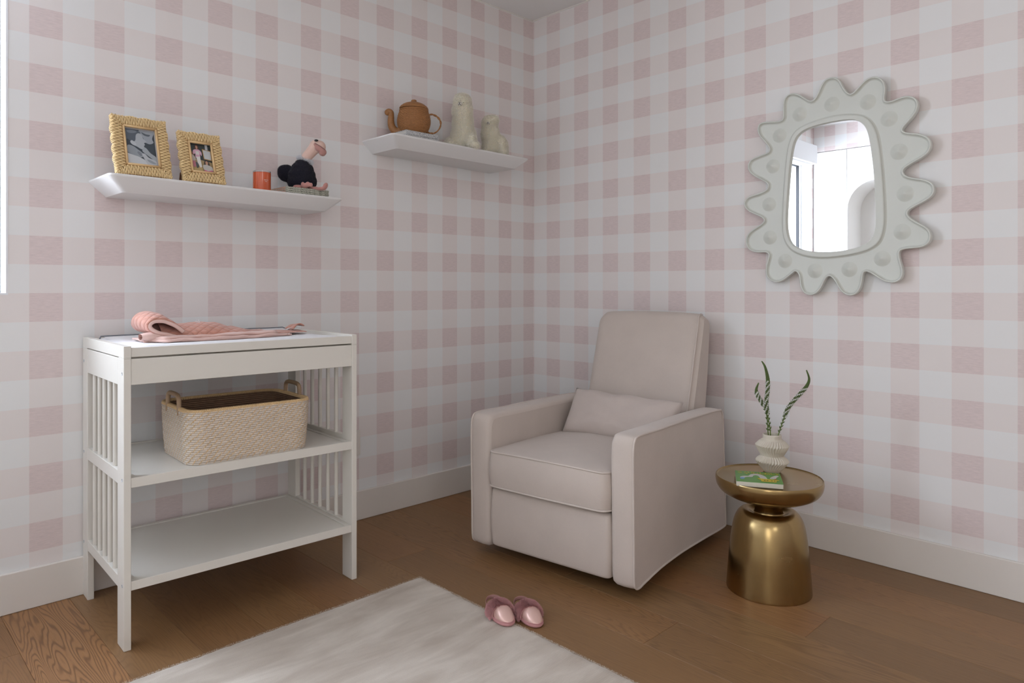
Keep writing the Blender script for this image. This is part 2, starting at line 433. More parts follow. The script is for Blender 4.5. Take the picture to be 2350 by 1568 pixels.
# ------------------------------------------------------------------ rug
def rug_mat():
    m, n, l, b = new_mat('silver_rug'); co = coords(n)
    st = noise_n(n, l, mapping(n, l, co, (1.6, 7, 1)), 1.6, 5, 0.6, 0.6)
    bl_ = noise_n(n, l, mapping(n, l, co, (4, 3, 1)), 1.0, 3)
    ribs = math_n(n, l, 'SINE', math_n(n, l, 'MULTIPLY', n_sep(n, l, co, 1), 900.0))
    fi = noise_n(n, l, mapping(n, l, co, (260, 700, 1)), 1.0, 3)
    f = math_n(n, l, 'ADD', math_n(n, l, 'MULTIPLY', st, 0.7), math_n(n, l, 'MULTIPLY', bl_, 0.3))
    r = n.new('ShaderNodeMapRange'); l.new(f, r.inputs[0]); r.inputs['From Min'].default_value = 0.37; r.inputs['From Max'].default_value = 0.65
    c = mixc(n, l, r.outputs[0], (0.47, 0.395, 0.32), (0.71, 0.64, 0.555))
    l.new(c, b.inputs['Base Color']); b.inputs['Roughness'].default_value = 0.62
    b.inputs['Sheen Weight'].default_value = 0.25
    bump(n, l, b, math_n(n, l, 'ADD', math_n(n, l, 'MULTIPLY', ribs, 0.22), fi), 0.55, 0.0015)
    return m
def n_sep(n, l, v, i):
    s = n.new('ShaderNodeSeparateXYZ'); l.new(v, s.inputs[0]); return s.outputs[i]
rg = thing('area_rug', 'pale silver grey low pile rug on the oak floor', 'rug', (-2.6, -2.0, 0))
RX0, RX1, RY0, RY1 = -1.15, 1.196, -1.6, 1.262
def rugtop(u, v):
    x = RX0+(RX1-RX0)*u; y = RY0+(RY1-RY0)*v
    e = min(x-RX0, RX1-x, y-RY0, RY1-y)
    j = 0.0018*noise.noise((x*60, y*60, 0)) if e < 0.012 else 0
    z = 0.0095 if e > 0.006 else 0.004+0.0055*e/0.006
    return (x+(j if x > 0 else -j)*3, y+j*3, z+0.0006*noise.noise((x*8, y*8, 3)))
m = MB(); m.grid(rugtop, 150, 180)
m.add([(RX0, RY0, 0.0005), (RX1, RY0, 0.0005), (RX1, RY1, 0.0005), (RX0, RY1, 0.0005), (RX0, RY0, 0.004), (RX1, RY0, 0.004), (RX1, RY1, 0.004), (RX0, RY1, 0.004)],
      [(0, 1, 5, 4), (1, 2, 6, 5), (2, 3, 7, 6), (3, 0, 4, 7)])
M_RUG = rug_mat()
obj('pile', m.mesh(smooth=True, fix=False), M_RUG, rg)
m = MB(); rr_ = random.Random(5)
for k in range(14000):
    if k % 2: x = RX1-rr_.uniform(-.001, .004); y = rr_.uniform(RY0+1.0, RY1); d = Vector((rr_.uniform(.3, 1), rr_.uniform(-.6, .6), rr_.uniform(.1, 1)))
    else: y = RY1-rr_.uniform(-.001, .004); x = rr_.uniform(RX0, RX1); d = Vector((rr_.uniform(-.6, .6), rr_.uniform(.3, 1), rr_.uniform(.1, 1)))
    d = d.normalized()*rr_.uniform(.0012, .0042); s_ = Vector((-d.y, d.x, 0)).normalized()*0.0004
    p = Vector((x, y, rr_.uniform(.002, .009)))
    m.add([p-s_, p+s_, p+d], [(0, 1, 2)])
obj('edge_tufts', m.mesh(fix=False), M_RUG, rg, kind='stuff')

# ------------------------------------------------------------------ changing table
TT = thing('changing_table', 'white slatted changing table with two open shelves against the left wall', 'table', (-2.374, -0.547, 0), radians(-1.86))
W, D = 0.80, 0.54; PT = 0.021
def panel(x0, tname):
    P = bpy.data.objects.new(tname, None); COL.objects.link(P); P.parent = TT; P.location = (x0, 0, 0)
    for y0, y1 in ((0, 0.072), (D-0.072, D)):
        build('leg', bx((0, y0, 0), (PT, y1, 0.884)), M_WHITE, P, bevel=0.002)
    build('top_rail', bx((0.0005, 0.072, 0.8), (PT-0.0005, D-0.072, 0.8835)), M_WHITE, P, bevel=0.0015)
    build('middle_rail', bx((0.0005, 0.072, 0.495), (PT-0.0005, D-0.072, 0.536)), M_WHITE, P, bevel=0.0015)
    build('bottom_rail', bx((0.0005, 0.072, 0.176), (PT-0.0005, D-0.072, 0.212)), M_WHITE, P, bevel=0.0015)
    for z0, z1 in ((0.212, 0.495), (0.536, 0.8)):
        for k in range(5):
            y = 0.072+(D-0.144)*(k+1)/6.0
            m = MB(); m.tube([(PT/2, y, z0), (PT/2, y, z1)], 0.0078, 14)
            build('slat', m, M_WHITE, P, angle=50)
    return P
# upper tray end boards rest on the panels
for x0, nm in ((0, 'side_panel'), (W-PT, 'side_panel')):
    P = panel(x0, nm)
    m = MB(); m.box((0, 0, 0.8865), (PT, D, 0.922)); m.box((0, 0, 0.8838), (PT, 0.06, 0.8868)); m.box((0, D-0.06, 0.8838), (PT, D, 0.8868))
    build('end_board', m, M_WHITE, P, bevel=0.004, seg=3)
build('tray_front', bx((PT, 0.004, 0.888), (W-PT, 0.022, 0.9165)), M_WHITE, TT, bevel=0.002)
build('tray_back', bx((PT, D-0.022, 0.888), (W-PT, D-0.004, 0.9165)), M_WHITE, TT, bevel=0.002)
build('tray_base', bx((PT, 0.022, 0.888), (W-PT, D-0.022, 0.9)), M_WHITE, TT)
build('apron', bx((PT, 0.002, 0.8035), (W-PT, 0.02, 0.883)), M_WHITE, TT, bevel=0.0015)
build('apron', bx((PT, D-0.02, 0.8035), (W-PT, D-0.002, 0.883)), M_WHITE, TT, bevel=0.0015)
for z0, z1 in ((0.4905, 0.521), (0.1785, 0.2065)):
    s = bpy.data.objects.new('shelf', None); COL.objects.link(s); s.parent = TT; s.location = (0, 0, z0)
    h = z1-z0
    build('front_rail', bx((PT, 0.003, 0), (W-PT, 0.021, h)), M_WHITE, s, bevel=0.0015)
    build('back_rail', bx((PT, D-0.021, 0), (W-PT, D-0.003, h)), M_WHITE, s, bevel=0.0015)
    for x in (PT, W-PT-0.018): build('side_rail', bx((x, 0.021, 0), (x+0.018, D-0.021, h)), M_WHITE, s, bevel=0.0015)
    build('shelf_board', bx((PT+0.019, 0.0215, 0.004), (W-PT-0.019, D-0.0215, h-0.004)), M_WHITE, s)
for x, sg in ((0, -1), (W, 1)):
    for y in (0.018, D-0.018):
        for z in (0.838, 0.515, 0.194):
            m = MB(); m.lathe([(0.0052, -0.002), (0.0052, 0.0006), (0.004, 0.0008), (0.0035, 0.0001), (0.0025, -0.001)], 14,
                              M=Matrix.Translation((x, y, z)) @ Matrix.Rotation(sg*pi/2, 4, 'Y'))
            build('screw', m, M_STEEL, TT, angle=30)

# changing pad
M_PAD = simple('pad_cotton', (0.82, 0.81, 0.82), 0.85, nscale=300, nstr=0.12, sheen=0.1)
M_GREY = simple('grey_piping', (0.22, 0.225, 0.25), 0.9, nscale=500, nstr=0.5)
PAD = thing('changing_pad', 'white contoured changing pad with grey piped edge on the table top', 'pad', (-2.374, -0.547, 0), radians(-1.86))
def padz(x, y):
    a = (x-0.40)/0.372; b = (y-0.27)/0.245
    ed = max(0, 1-max(abs(a), abs(b))**8)
    z = 0.9015+0.016*min(1, ed*1.4)
    z += 0.018*max(0, b)**4*(0.75+0.25*a)*min(1, ed*2+0.35)      # raised back bolster
    z += 0.004*max(0, -b)**4*min(1, ed*2)
    z += 0.0012*noise.noise((x*14, y*14, 0))
    return z
def padf(u, v):
    a = 2*u-1; b = 2*v-1
    x = 0.40+0.374*a*(1-0.02*abs(b)**6); y = 0.27+0.246*b*(1-0.03*abs(a)**6)
    return (x, y, padz(x, y))
m = MB(); m.grid(padf, 80, 60)
ring = [padf(i/79, 0) for i in range(80)]+[padf(1, j/59) for j in range(1, 60)]+[padf(i/79, 1) for i in range(78, -1, -1)]+[padf(0, j/59) for j in range(58, 0, -1)]
m.add(ring+[(p[0], p[1], 0.9005) for p in ring], [(i, (i+1) % len(ring), len(ring)+(i+1) % len(ring), len(ring)+i) for i in range(len(ring))])
build('pad_cover', m, M_PAD, PAD, smooth=True)
m = MB(); bk = [(x_, 0.507, padz(x_, 0.507)+0.010) for x_ in [0.05+0.66*i/60 for i in range(61)]]
bk = [(0.045, 0.497, 0.915)]+bk+[(0.735, 0.498, padz(.72, .5)+0.006), (0.755, 0.47, 0.918), (0.762, 0.43, 0.912)]
m.tube(bk, 0.0026, 8); build('piping', m, M_GREY, PAD, smooth=True)
def flapz(u, v):
    x = 0.06+0.66*u; return (x, 0.40+0.106*v, padz(x, .40)+(padz(x, .507)+0.008-padz(x, .40))*v**1.6)
m = MB(); m.grid(flapz, 50, 12); o = build('back_bolster', m, M_PAD, PAD, smooth=True)

# quilted pink baby sleeping sack, folded
def quilt_mat():
    m, n, l, b = new_mat('quilted_pink'); co = coords(n, 'UV') if False else coords(n)
    s0 = math_n(n, l, 'ADD', math_n(n, l, 'MULTIPLY', n_sep(n, l, co, 0), 1.0), math_n(n, l, 'MULTIPLY', n_sep(n, l, co, 1), 0.9))
    s0 = math_n(n, l, 'ADD', s0, math_n(n, l, 'MULTIPLY', n_sep(n, l, co, 2), 0.8))
    s1 = math_n(n, l, 'SUBTRACT', n_sep(n, l, co, 0), math_n(n, l, 'MULTIPLY', n_sep(n, l, co, 1), 0.9))
    s1 = math_n(n, l, 'SUBTRACT', s1, math_n(n, l, 'MULTIPLY', n_sep(n, l, co, 2), 0.8))
    q1 = math_n(n, l, 'ABSOLUTE', math_n(n, l, 'SINE', math_n(n, l, 'MULTIPLY', s0, 95.0)))
    q2 = math_n(n, l, 'ABSOLUTE', math_n(n, l, 'SINE', math_n(n, l, 'MULTIPLY', s1, 95.0)))
    q = math_n(n, l, 'POWER', math_n(n, l, 'MULTIPLY', q1, q2), 0.45)
    nz = noise_n(n, l, co, 30, 4)
    c = mixc(n, l, math_n(n, l, 'MULTIPLY', q, 0.6), (0.58, 0.265, 0.195), (0.67, 0.34, 0.26))
    l.new(c, b.inputs['Base Color']); b.inputs['Roughness'].default_value = 0.8; b.inputs['Sheen Weight'].default_value = 0.3
    bump(n, l, b, math_n(n, l, 'ADD', q, math_n(n, l, 'MULTIPLY', nz, 0.5)), 0.7, 0.004)
    return m
M_QUILT = quilt_mat(); M_PINKL = simple('pink_lining', (0.76, 0.52, 0.46), 0.9, nscale=260, nstr=0.25, sheen=0.2)
M_BIND = simple('pink_binding', (0.66, 0.36, 0.31), 0.8, nscale=300, nstr=0.2)
SACK = thing('baby_blanket', 'rumpled dusty pink quilted baby garment lying folded on the changing pad', 'blanket', (-2.374, -0.547, 0), radians(-1.86))
def interp(tab, x):
    if x <= tab[0][0]: return tab[0][1]
    for (a, p), (b, q) in zip(tab[:-1], tab[1:]):
        if x <= b:
            t = (x-a)/(b-a); t = t*t*(3-2*t); return p+(q-p)*t
    return tab[-1][1]
# lower layers: two flat sheets with rolled front edges
def sheet(x0, x1, yf, yb, z, amp, seed, hump=None):
    def fn(u, v):
        x = x0+(x1-x0)*u
        f = interp(yf, x)+0.006*noise.noise((x*16, seed, 0)); bk_ = interp(yb, x)
        y = f+(bk_-f)*v
        zz = z+amp*(0.5+noise.noise((x*11+seed, y*13, seed)))*(1-0.3*v)
        if v < 0.12: zz -= 0.004*(1-v/0.12)
        if hump: zz += hump(x, y, u, v)
        return (x, y, max(zz, 0.9185))
    return fn
def thick(name, fn, nu, nv, th, mat, parent):
    m = MB(); m.grid(fn, nu, nv); o = build(name, m, mat, parent, smooth=True)
    s = o.modifiers.new('solid', 'SOLIDIFY'); s.thickness = th; s.offset = 1 ; return o
yfA = [(0.11, 0.16), (0.16, 0.10), (0.3, 0.105), (0.5, 0.13), (0.62, 0.17), (0.74, 0.21)]
thick('lower_layer', sheet(0.10, 0.62, yfA, [(0.1, 0.30), (0.6, 0.34)], 0.9205, 0.004, 1.3), 70, 24, 0.006, M_PINKL, SACK)
yfB = [(0.12, 0.15), (0.16, 0.115), (0.3, 0.122), (0.5, 0.15), (0.72, 0.20)]
thick('middle_layer', sheet(0.12, 0.56, yfB, [(0.1, 0.30), (0.7, 0.33)], 0.929, 0.006, 4.1), 70, 24, 0.006, M_PINKL, SACK)
# top layer: humped quilted body that falls to the right
zt_ = [(0.16, 0.985), (0.20, 0.972), (0.25, 0.972), (0.31, 0.978), (0.35, 0.974), (0.42, 0.956), (0.50, 0.941), (0.58, 0.934), (0.66, 0.932), (0.72, 0.930)]
def body(u, v):
    x = 0.155+0.545*u; zc = interp(zt_, x)+0.001
    y0 = 0.155+0.03*u+0.05*max(0, u-.6); y1 = 0.36-0.03*u
    y = y0+(y1-y0)*v
    prof = max(0.0, sin(pi*min(1, v*1.02)))**0.55
    z = 0.932-0.006*u+(zc-0.932+0.006*u)*prof
    z += 0.003*noise.noise((x*22, y*18, 0))*prof
    return (x, y, z)
m = MB(); m.grid(body, 110, 36); build('quilted_body', m, M_QUILT, SACK, smooth=True)
# hood curling up at the left end
hood_path = catmull([(0.200, 0.930), (0.178, 0.940), (0.158, 0.950), (0.132, 0.957), (0.110, 0.972), (0.103, 0.992), (0.117, 1.007), (0.142, 1.010), (0.163, 1.001), (0.182, 0.987), (0.198, 0.970), (0.208, 0.956)], 6, closed=False)
def hood(u, v):
    n_ = len(hood_path)-1; t_ = u*n_; i_ = min(n_-1, int(t_)); f_ = t_-i_
    x = hood_path[i_][0]*(1-f_)+hood_path[i_+1][0]*f_; z = hood_path[i_][1]*(1-f_)+hood_path[i_+1][1]*f_
    y = 0.15+0.19*v
    z = 0.925+(z-0.925)*(1-0.25*abs(2*v-1)**3)+0.002*noise.noise((x*40, y*30, 2)); x += 0.012*abs(2*v-1)**2
    return (x, y, z)
thick('hood', hood, 60, 24, 0.008, M_QUILT, SACK)
m = MB(); m.tube([hood(i/40, 0) for i in range(41)], 0.0065, 8); build('hood_binding', m, M_PINKL, SACK, smooth=True)
m = MB()
for off, zz, x0, x1 in ((0.0, 0.9225, 0.115, 0.60), (0.006, 0.9305, 0.125, 0.55)):
    m.tube([(x0+(x1-x0)*i/60, interp(yfA if off == 0 else yfB, x0+(x1-x0)*i/60)+0.003*noise.noise((i*.3, off*50, 0)), zz+0.004*noise.noise((i*.13, zz*90, 0))+0.003) for i in range(61)], 0.0052, 8)
build('front_binding', m, M_PINKL, SACK, smooth=True)
def sleeve(u, v):
    a = 2*pi*v; x = 0.09+0.13*u; r = 0.014+0.006*sin(u*5)
    return (x, 0.165+0.02*u+1.6*r*cos(a), 0.937+r*0.8*sin(a)+0.003*noise.noise((x*60, a, 0)))
m = MB(); m.grid(sleeve, 30, 14); build('rolled_cuff', m, M_PINKL, SACK, smooth=True)
def tab_(u, v): return (0.655+0.045*u, 0.23+0.07*v, 0.935+0.014*sin(pi*u)*(1-.5*v)+0.012*u)
thick('fold_flap', tab_, 14, 12, 0.004, M_QUILT, SACK)
thick('neck_label', lambda u, v: (0.628+0.03*u, 0.225+0.012*v, 0.9375+0.004*sin(pi*u)), 8, 4, 0.001, M_PAD, SACK)
m = MB(); m.tube([(0.285+0.006*cos(k), 0.2+0.003*sin(3*k), 0.979+0.005*sin(2*k)+0.003) for k in [i*.35 for i in range(24)]], 0.0009, 6)
build('drawstring', m, M_PAD, SACK, smooth=True)

# ------------------------------------------------------------------ woven basket
M_RAT_W = simple('whitewashed_rattan', (0.76, 0.67, 0.58), 0.7, nscale=160, nstr=0.3, var=0.24, vscale=60, stretch=(1, 1, 4))
M_RAT_Y = simple('honey_rattan', (0.72, 0.50, 0.26), 0.5, nscale=120, nstr=0.2, var=0.2, vscale=25)
M_RAT_T = simple('tan_rattan', (0.40, 0.27, 0.165), 0.5, nscale=90, nstr=0.3, var=0.18, vscale=30)
M_RAT_D = simple('rattan_core', (0.14, 0.08, 0.045), 0.8, nscale=120, nstr=0.4)
BK = thing('storage_basket', 'rectangular whitewashed rattan basket with two looped handles on the middle shelf', 'basket', (-1.955, -0.378, 0.5175), radians(-2.5))
BW, BD, BH = 0.432, 0.330, 0.176
def bpath(h, off=0, n=9):
    k = h/BH; w = BW*(0.965+0.035*k+0.012*sin(pi*k))+2*off; d = BD*(0.93+0.07*k)+2*off
    return rrect(w, d, 0.055+off, n)
m = MB(); NR = 25
core = MB()
P0 = [bpath(BH*j/12, -0.0045) for j in range(13)]
npth = len(P0[0])
core.add([(x, y, BH*j/12) for j in range(13) for x, y in P0[j]], [(j*npth+i, j*npth+(i+1) % npth, (j+1)*npth+(i+1) % npth, (j+1)*npth+i) for j in range(12) for i in range(npth)]+[tuple(range(npth))])
o = build('lining', core, M_RAT_D, BK, smooth=True); sm = o.modifiers.new('s', 'SOLIDIFY'); sm.thickness = 0.002
for j in range(NR):
    h = BH*(j+0.5)/NR
    for off, rr_2 in ((0.0, 0.0036),):
        m.tube([(x, y, h) for x, y in bpath(h, off)], rr_2, 6, closed=True, flat=(1.0, 0.75), up=(0, 0, 1))
build('coil', m, M_RAT_W, BK, smooth=True, kind='stuff')
M_RAT_B = simple('brown_rattan_inside', (0.27, 0.16, 0.10), 0.6, nscale=160, nstr=0.3, var=0.3, vscale=60)
m = MB()
for j in range(NR): m.tube([(x, y, BH*(j+0.5)/NR) for x, y in bpath(BH*(j+0.5)/NR, -0.009)], 0.0033, 6, closed=True, flat=(1.0, 0.75), up=(0, 0, 1))
build('inner_coil', m, M_RAT_B, BK, smooth=True, kind='stuff')
m = MB(); rb = random.Random(2)
def along(path, s):
    n_ = len(path); L = [0]
    for i in range(n_):
        a, b = path[i], path[(i+1) % n_]; L.append(L[-1]+math.dist(a, b))
    s = (s % 1)*L[-1]
    for i in range(n_):
        if s <= L[i+1]:
            t_ = (s-L[i])/(L[i+1]-L[i]+1e-9); a, b = path[i], path[(i+1) % n_]
            p = (a[0]+(b[0]-a[0])*t_, a[1]+(b[1]-a[1])*t_); d = Vector((b[0]-a[0], b[1]-a[1])).normalized()
            return p, d
    return path[0], Vector((1, 0))
NL = 62
for j in range(NR-1):
    for k in range(NL):
        s_ = (k+0.36*j+rb.uniform(-.12, .12))/NL
        for off, sg in ((0.0022, 1),):
            h0 = BH*(j+0.15)/NR; h1 = BH*(j+1.85)/NR
            p, d = along(bpath((h0+h1)/2, off), s_)
            nrm = Vector((d.y, -d.x))*(0.0022*sg)
            w_ = 0.0014
            a0 = Vector((p[0]-d.x*0.004*sg, p[1]-d.y*0.004*sg)); a1 = Vector((p[0]+d.x*0.004*sg, p[1]+d.y*0.004*sg))
            dw = Vector((d.x, d.y))*w_
            am = (a0+a1)/2+nrm; hm = (h0+h1)/2
            m.add([(*(a0-dw), h0), (*(a0+dw), h0), (*(am-dw), hm), (*(am+dw), hm), (*(a1-dw), h1), (*(a1+dw), h1)], [(0, 1, 3, 2), (2, 3, 5, 4)])
build('lashing', m, M_RAT_Y, BK, kind='stuff')
m = MB(); m.tube([(x, y, BH+0.002) for x, y in bpath(BH, -0.0045, 12)], 0.0062, 10, closed=True, up=(0, 0, 1), flat=(0.75, 1.15))
rp_ = bpath(BH, -0.0045, 12)
for k in range(230):
    p, d = along(rp_, k/230); q = Vector((d.y, -d.x)); c = Vector((p[0], p[1]))
    m.tube([(*(c+q*0.0075), BH-0.003), (*(c+q*0.0052), BH+0.0055), (*(c-q*0.0052), BH+0.0055), (*(c-q*0.0075), BH-0.003)], 0.0016, 5, cap=False)
build('rim', m, M_RAT_Y, BK, smooth=True)
for sg in (-1, 1):
    x = sg*(BW/2-0.002); hp = catmull([(x, -0.062, BH-0.02), (x, -0.060, BH+0.01), (x, -0.056, BH+0.034), (x, -0.040, BH+0.044), (x, 0, BH+0.046), (x, 0.040, BH+0.044), (x, 0.056, BH+0.034), (x, 0.060, BH+0.01), (x, 0.062, BH-0.02)], 5, closed=False)
    m = MB(); m.tube(hp, [0.0074+0.0005*(i % 2) for i in range(len(hp))], 12); build('handle', m, M_RAT_T, BK, smooth=True)
build('base_panel', (lambda q: (q.prism(bpath(0, -0.006), 0, 0.005), q)[1])(MB()), M_RAT_W, BK)

# ------------------------------------------------------------------ glider armchair
def fabric_mat(name, c, var=0.09):
    m, n, l, b = new_mat(name); co = coords(n)
    wv = noise_n(n, l, mapping(n, l, co, (900, 900, 500)), 1.0, 2)
    bl_ = noise_n(n, l, co, 5, 4, 0.6)
    f = math_n(n, l, 'ADD', math_n(n, l, 'MULTIPLY', wv, 0.45), math_n(n, l, 'MULTIPLY', bl_, 0.55))
    cc = mixc(n, l, f, [x*(1-var*2) for x in c], [x*(1+var*2) for x in c])
    l.new(cc, b.inputs['Base Color']); b.inputs['Roughness'].default_value = 0.9
    b.inputs['Sheen Weight'].default_value = 0.25; b.inputs['Sheen Roughness'].default_value = 0.5
    b.inputs['Specular IOR Level'].default_value = 0.2
    wr = noise_n(n, l, co, 7, 2)
    bump(n, l, b, math_n(n, l, 'ADD', math_n(n, l, 'MULTIPLY', wv, 0.12), math_n(n, l, 'MULTIPLY', wr, 1.0)), 0.35, 0.004)
    return m
M_FAB = fabric_mat('oatmeal_linen', (0.60, 0.52, 0.465)); M_PIPE = fabric_mat('linen_piping', (0.64, 0.56, 0.505))
UX, UY = 0.12187, -0.99255
CC = (-0.9993-0.375*UX+0.42*0.99255, -1.4196-0.375*UY+0.42*0.12187)
CH = thing('glider_armchair', 'upholstered greige swivel glider armchair with piped edges in the corner', 'armchair', (CC[0], CC[1], 0), math.atan2(UY, UX))
OFF = Matrix.Translation((0.375, -0.42, 0))   # local (u,v,z) -> chair frame
def chair(name, mb, mat=M_FAB, parent=None, **k):
    mb.v = [tuple(OFF @ Vector(p)) for p in mb.v]
    return build(name, mb, mat, parent or CH, **k)
side = catmull([(0.004, 0.20), (0.000, 0.40), (0.000, 0.525), (0.010, 0.566), (0.045, 0.580), (0.20, 0.578), (0.50, 0.578), (0.76, 0.572), (0.800, 0.560), (0.815, 0.52), (0.828, 0.35), (0.842, 0.12), (0.845, 0.062), (0.82, 0.047), (0.62, 0.055), (0.40, 0.062), (0.22, 0.058), (0.09, 0.044), (0.045, 0.038), (0.018, 0.045), (0.006, 0.075)], 5)
def armloft(u0, u1, outer):      # outer = u of the piped outer face
    n_ = len(side); cx_ = sum(p[0] for p in side)/n_; cz_ = sum(p[1] for p in side)/n_
    m = MB(); secs = []; cx0, cz0 = 0.42, 0.31
    w_ = u1-u0
    ks = [(0.0, 0.020), (0.03, 0.012), (0.10, 0.004), (0.22, 0.0), (0.5, -0.001), (0.78, 0.0), (0.90, 0.004), (0.97, 0.011), (1.0, 0.019)]
    if outer == u1: ks = ks[:-3]+[(0.93, 0.0015), (0.985, 0.004), (1.0, 0.007)]
    else: ks = [(0.0, 0.007), (0.015, 0.004), (0.07, 0.0015)]+ks[3:]
    for t_, ins in ks:
        sec = []
        for i in range(n_):
            a = side[(i-1) % n_]; b = side[(i+1) % n_]; d = Vector((b[0]-a[0], b[1]-a[1])).normalized()
            sec.append((u0+w_*t_, cx0+(side[i][0]-cx0)*(1-ins/0.42), cz0+(side[i][1]-cz0)*(1-ins/0.27)))
        secs.append(sec)
    vs = [p for s_ in secs for p in s_]; k_ = len(secs)
    fs = [(j*n_+i, j*n_+(i+1) % n_, (j+1)*n_+(i+1) % n_, (j+1)*n_+i) for j in range(k_-1) for i in range(n_)]
    m.add(vs, fs)
    for s_ in (secs[0], secs[-1]): m.add(list(s_), [tuple(range(n_))])
    return m
def orient(sd):   # make sure the side outline runs so that the inset goes inward
    a = sum(sd[i][0]*sd[(i+1) % len(sd)][1]-sd[(i+1) % len(sd)][0]*sd[i][1] for i in range(len(sd)))
    return sd if a < 0 else sd[::-1]
side = orient(side)
side = [(x, z) for x, z in side]
for u0, u1, outer in ((-0.094, 0.0, 0.0), (-0.747, -0.653, -0.747)):
    m = armloft(u0, u1, outer)
    a = chair('arm', m, smooth=True)
    mp = MB(); uo = outer+(0.0005 if outer == 0 else -0.0005)
    cxs = sum(p[0] for p in side)/len(side); czs = sum(p[1] for p in side)/len(side)
    pth = [(uo, p[0]+(cxs-p[0])*0.006, p[1]+(czs-p[1])*0.012) for p in side]
    mp.tube(pth, 0.0042, 8, closed=True)
    chair('piping', mp, M_PIPE, parent=a, smooth=True)
def softbox(u0, u1, v0, v1, z0, z1, r=0.03, crown=0.01, bulge=0.006, n=22, front=0.0, zf=None):
    """upholstered block: rounded plan and edges, slightly swollen faces; zf adds height from (a, b)"""
    m = MB(); pl = rrect(u1-u0, v1-v0, r, 6, (u0+u1)/2, (v0+v1)/2); pl2 = []
    for i in range(len(pl)):     # densify
        a, b = pl[i], pl[(i+1) % len(pl)]; k_ = max(1, int(math.dist(a, b)/0.025))
        for j in range(k_): pl2.append((a[0]+(b[0]-a[0])*j/k_, a[1]+(b[1]-a[1])*j/k_))
    pl = pl2; N = len(pl); cu, cv = (u0+u1)/2, (v0+v1)/2
    e = min(0.014, (z1-z0)*.3)
    rows = [(1, z0, -1, .9), (1, z0, 0, .962), (1, z0+e*.12, 0, .985), (1, z0+e*.5, 0, .997)]
    rows = []
    for k_ in range(5): a_ = pi/2*k_/4; rows.append((e*(1-sin(a_)), z0+e*(1-cos(a_))))
    for k_ in range(1, 6): rows.append((-bulge*sin(pi*k_/6), z0+e+(z1-z0-2*e)*k_/6))
    for k_ in range(5): a_ = pi/2*k_/4; rows.append((e*(1-cos(a_)), z1-e+e*sin(a_)))
    def top(a_, b_): return (zf(a_, b_) if zf else 0.0)
    vs = []
    hw, hd = (u1-u0)/2, (v1-v0)/2
    for ins, z in rows:
        for (x, y) in pl:
            a_, b_ = (x-cu)/hw, (y-cv)/hd
            fx = 1-ins/hw; fy = 1-ins/hd
            yy = cv+(y-cv)*fy
            if b_ < 0: yy -= front*(-b_)*(1-a_*a_)*(0.4+0.6*(z-z0)/(z1-z0))
            vs.append((cu+(x-cu)*fx, yy, z+(top(a_, b_) if z > (z0+z1)/2 else 0)*min(1, (z-z0)/(z1-z0))))
    R = len(rows)
    m.add(vs, [(j*N+i, j*N+(i+1) % N, (j+1)*N+(i+1) % N, (j+1)*N+i) for j in range(R-1) for i in range(N)])
    for base, z, sg in ((0, z0, -1), ((R-1)*N, z1, 1)):
        prev = [len(m.v)-R*N+base+i for i in range(N)]
        b0 = len(m.v); K = 8
        lay = [[(vs[base+i]) for i in range(N)]]
        idx = [list(range(b0, b0+N))]
        m.v += lay[0]
        for k_ in range(1, K):
            t_ = k_/K; ring_ = []
            for i in range(N):
                p = vs[base+i]; x = cu+(p[0]-cu)*(1-t_); y = cv+(p[1]-cv)*(1-t_); a_, b_ = (x-cu)/hw, (y-cv)/hd
                ring_.append((x, y, z+sg*crown*(1-(1-t_)**2)+(top(a_, b_) if sg > 0 else 0)))
            idx.append(list(range(len(m.v), len(m.v)+N))); m.v += ring_
        ci = len(m.v); m.v.append((cu, cv, z+sg*crown+(top(0, 0) if sg > 0 else 0)))
        for k_ in range(K-1):
            for i in range(N): m.f.append((idx[k_][i], idx[k_][(i+1) % N], idx[k_+1][(i+1) % N], idx[k_+1][i])); m.mi.append(0)
        for i in range(N): m.f.append((idx[-1][i], idx[-1][(i+1) % N], ci)); m.mi.append(0)
    lo = vs[3*N:4*N]; hi = vs[(R-3)*N:(R-2)*N]
    bm = bmesh.new()
    return m, lo, hi
def merged(mb):
    me = bpy.data.meshes.new('t'); me.from_pydata(mb.v, [], mb.f); bm = bmesh.new(); bm.from_mesh(me)
    bmesh.ops.remove_doubles(bm, verts=bm.verts, dist=0.0002)
    o = MB(); o.v = [tuple(v.co) for v in bm.verts]; bm.verts.index_update(); o.f = [tuple(v.index for v in f.verts) for f in bm.faces]; o.mi = [0]*len(o.f)
    bm.free(); bpy.data.meshes.remove(me); return o
m, lo, hi = softbox(-0.650, -0.097, -0.012, 0.70, 0.292, 0.440, 0.035, 0.012, 0.006, front=0.016, zf=lambda a, b: 0.008*(1-a*a)-0.012*max(0, b))
seat = chair('seat_cushion', merged(m), smooth=True)
for lp in (lo, hi):
    mp = MB(); mp.tube([(p[0]+(0.0035 if p[0] > -.37 else -.0035)*0.5, p[1]-(0.003 if p[1] < .3 else 0), p[2]) for p in lp], 0.0036, 8, closed=True); chair('piping', mp, M_PIPE, parent=seat, smooth=True)
m, _, _ = softbox(-0.648, -0.098, 0.006, 0.10, 0.052, 0.287, 0.02, 0.0, 0.005); chair('footrest_panel', merged(m), smooth=True)
chair('seat_frame', bx((-0.652, 0.09, 0.07), (-0.095, 0.80, 0.285)), M_FAB)
chair('underside', bx((-0.645, 0.10, 0.055), (-0.10, 0.79, 0.07)), M_DARK)
chair('rear_panel', bx((-0.652, 0.80, 0.06), (-0.095, 0.825, 0.50)), M_FAB, bevel=0.008)
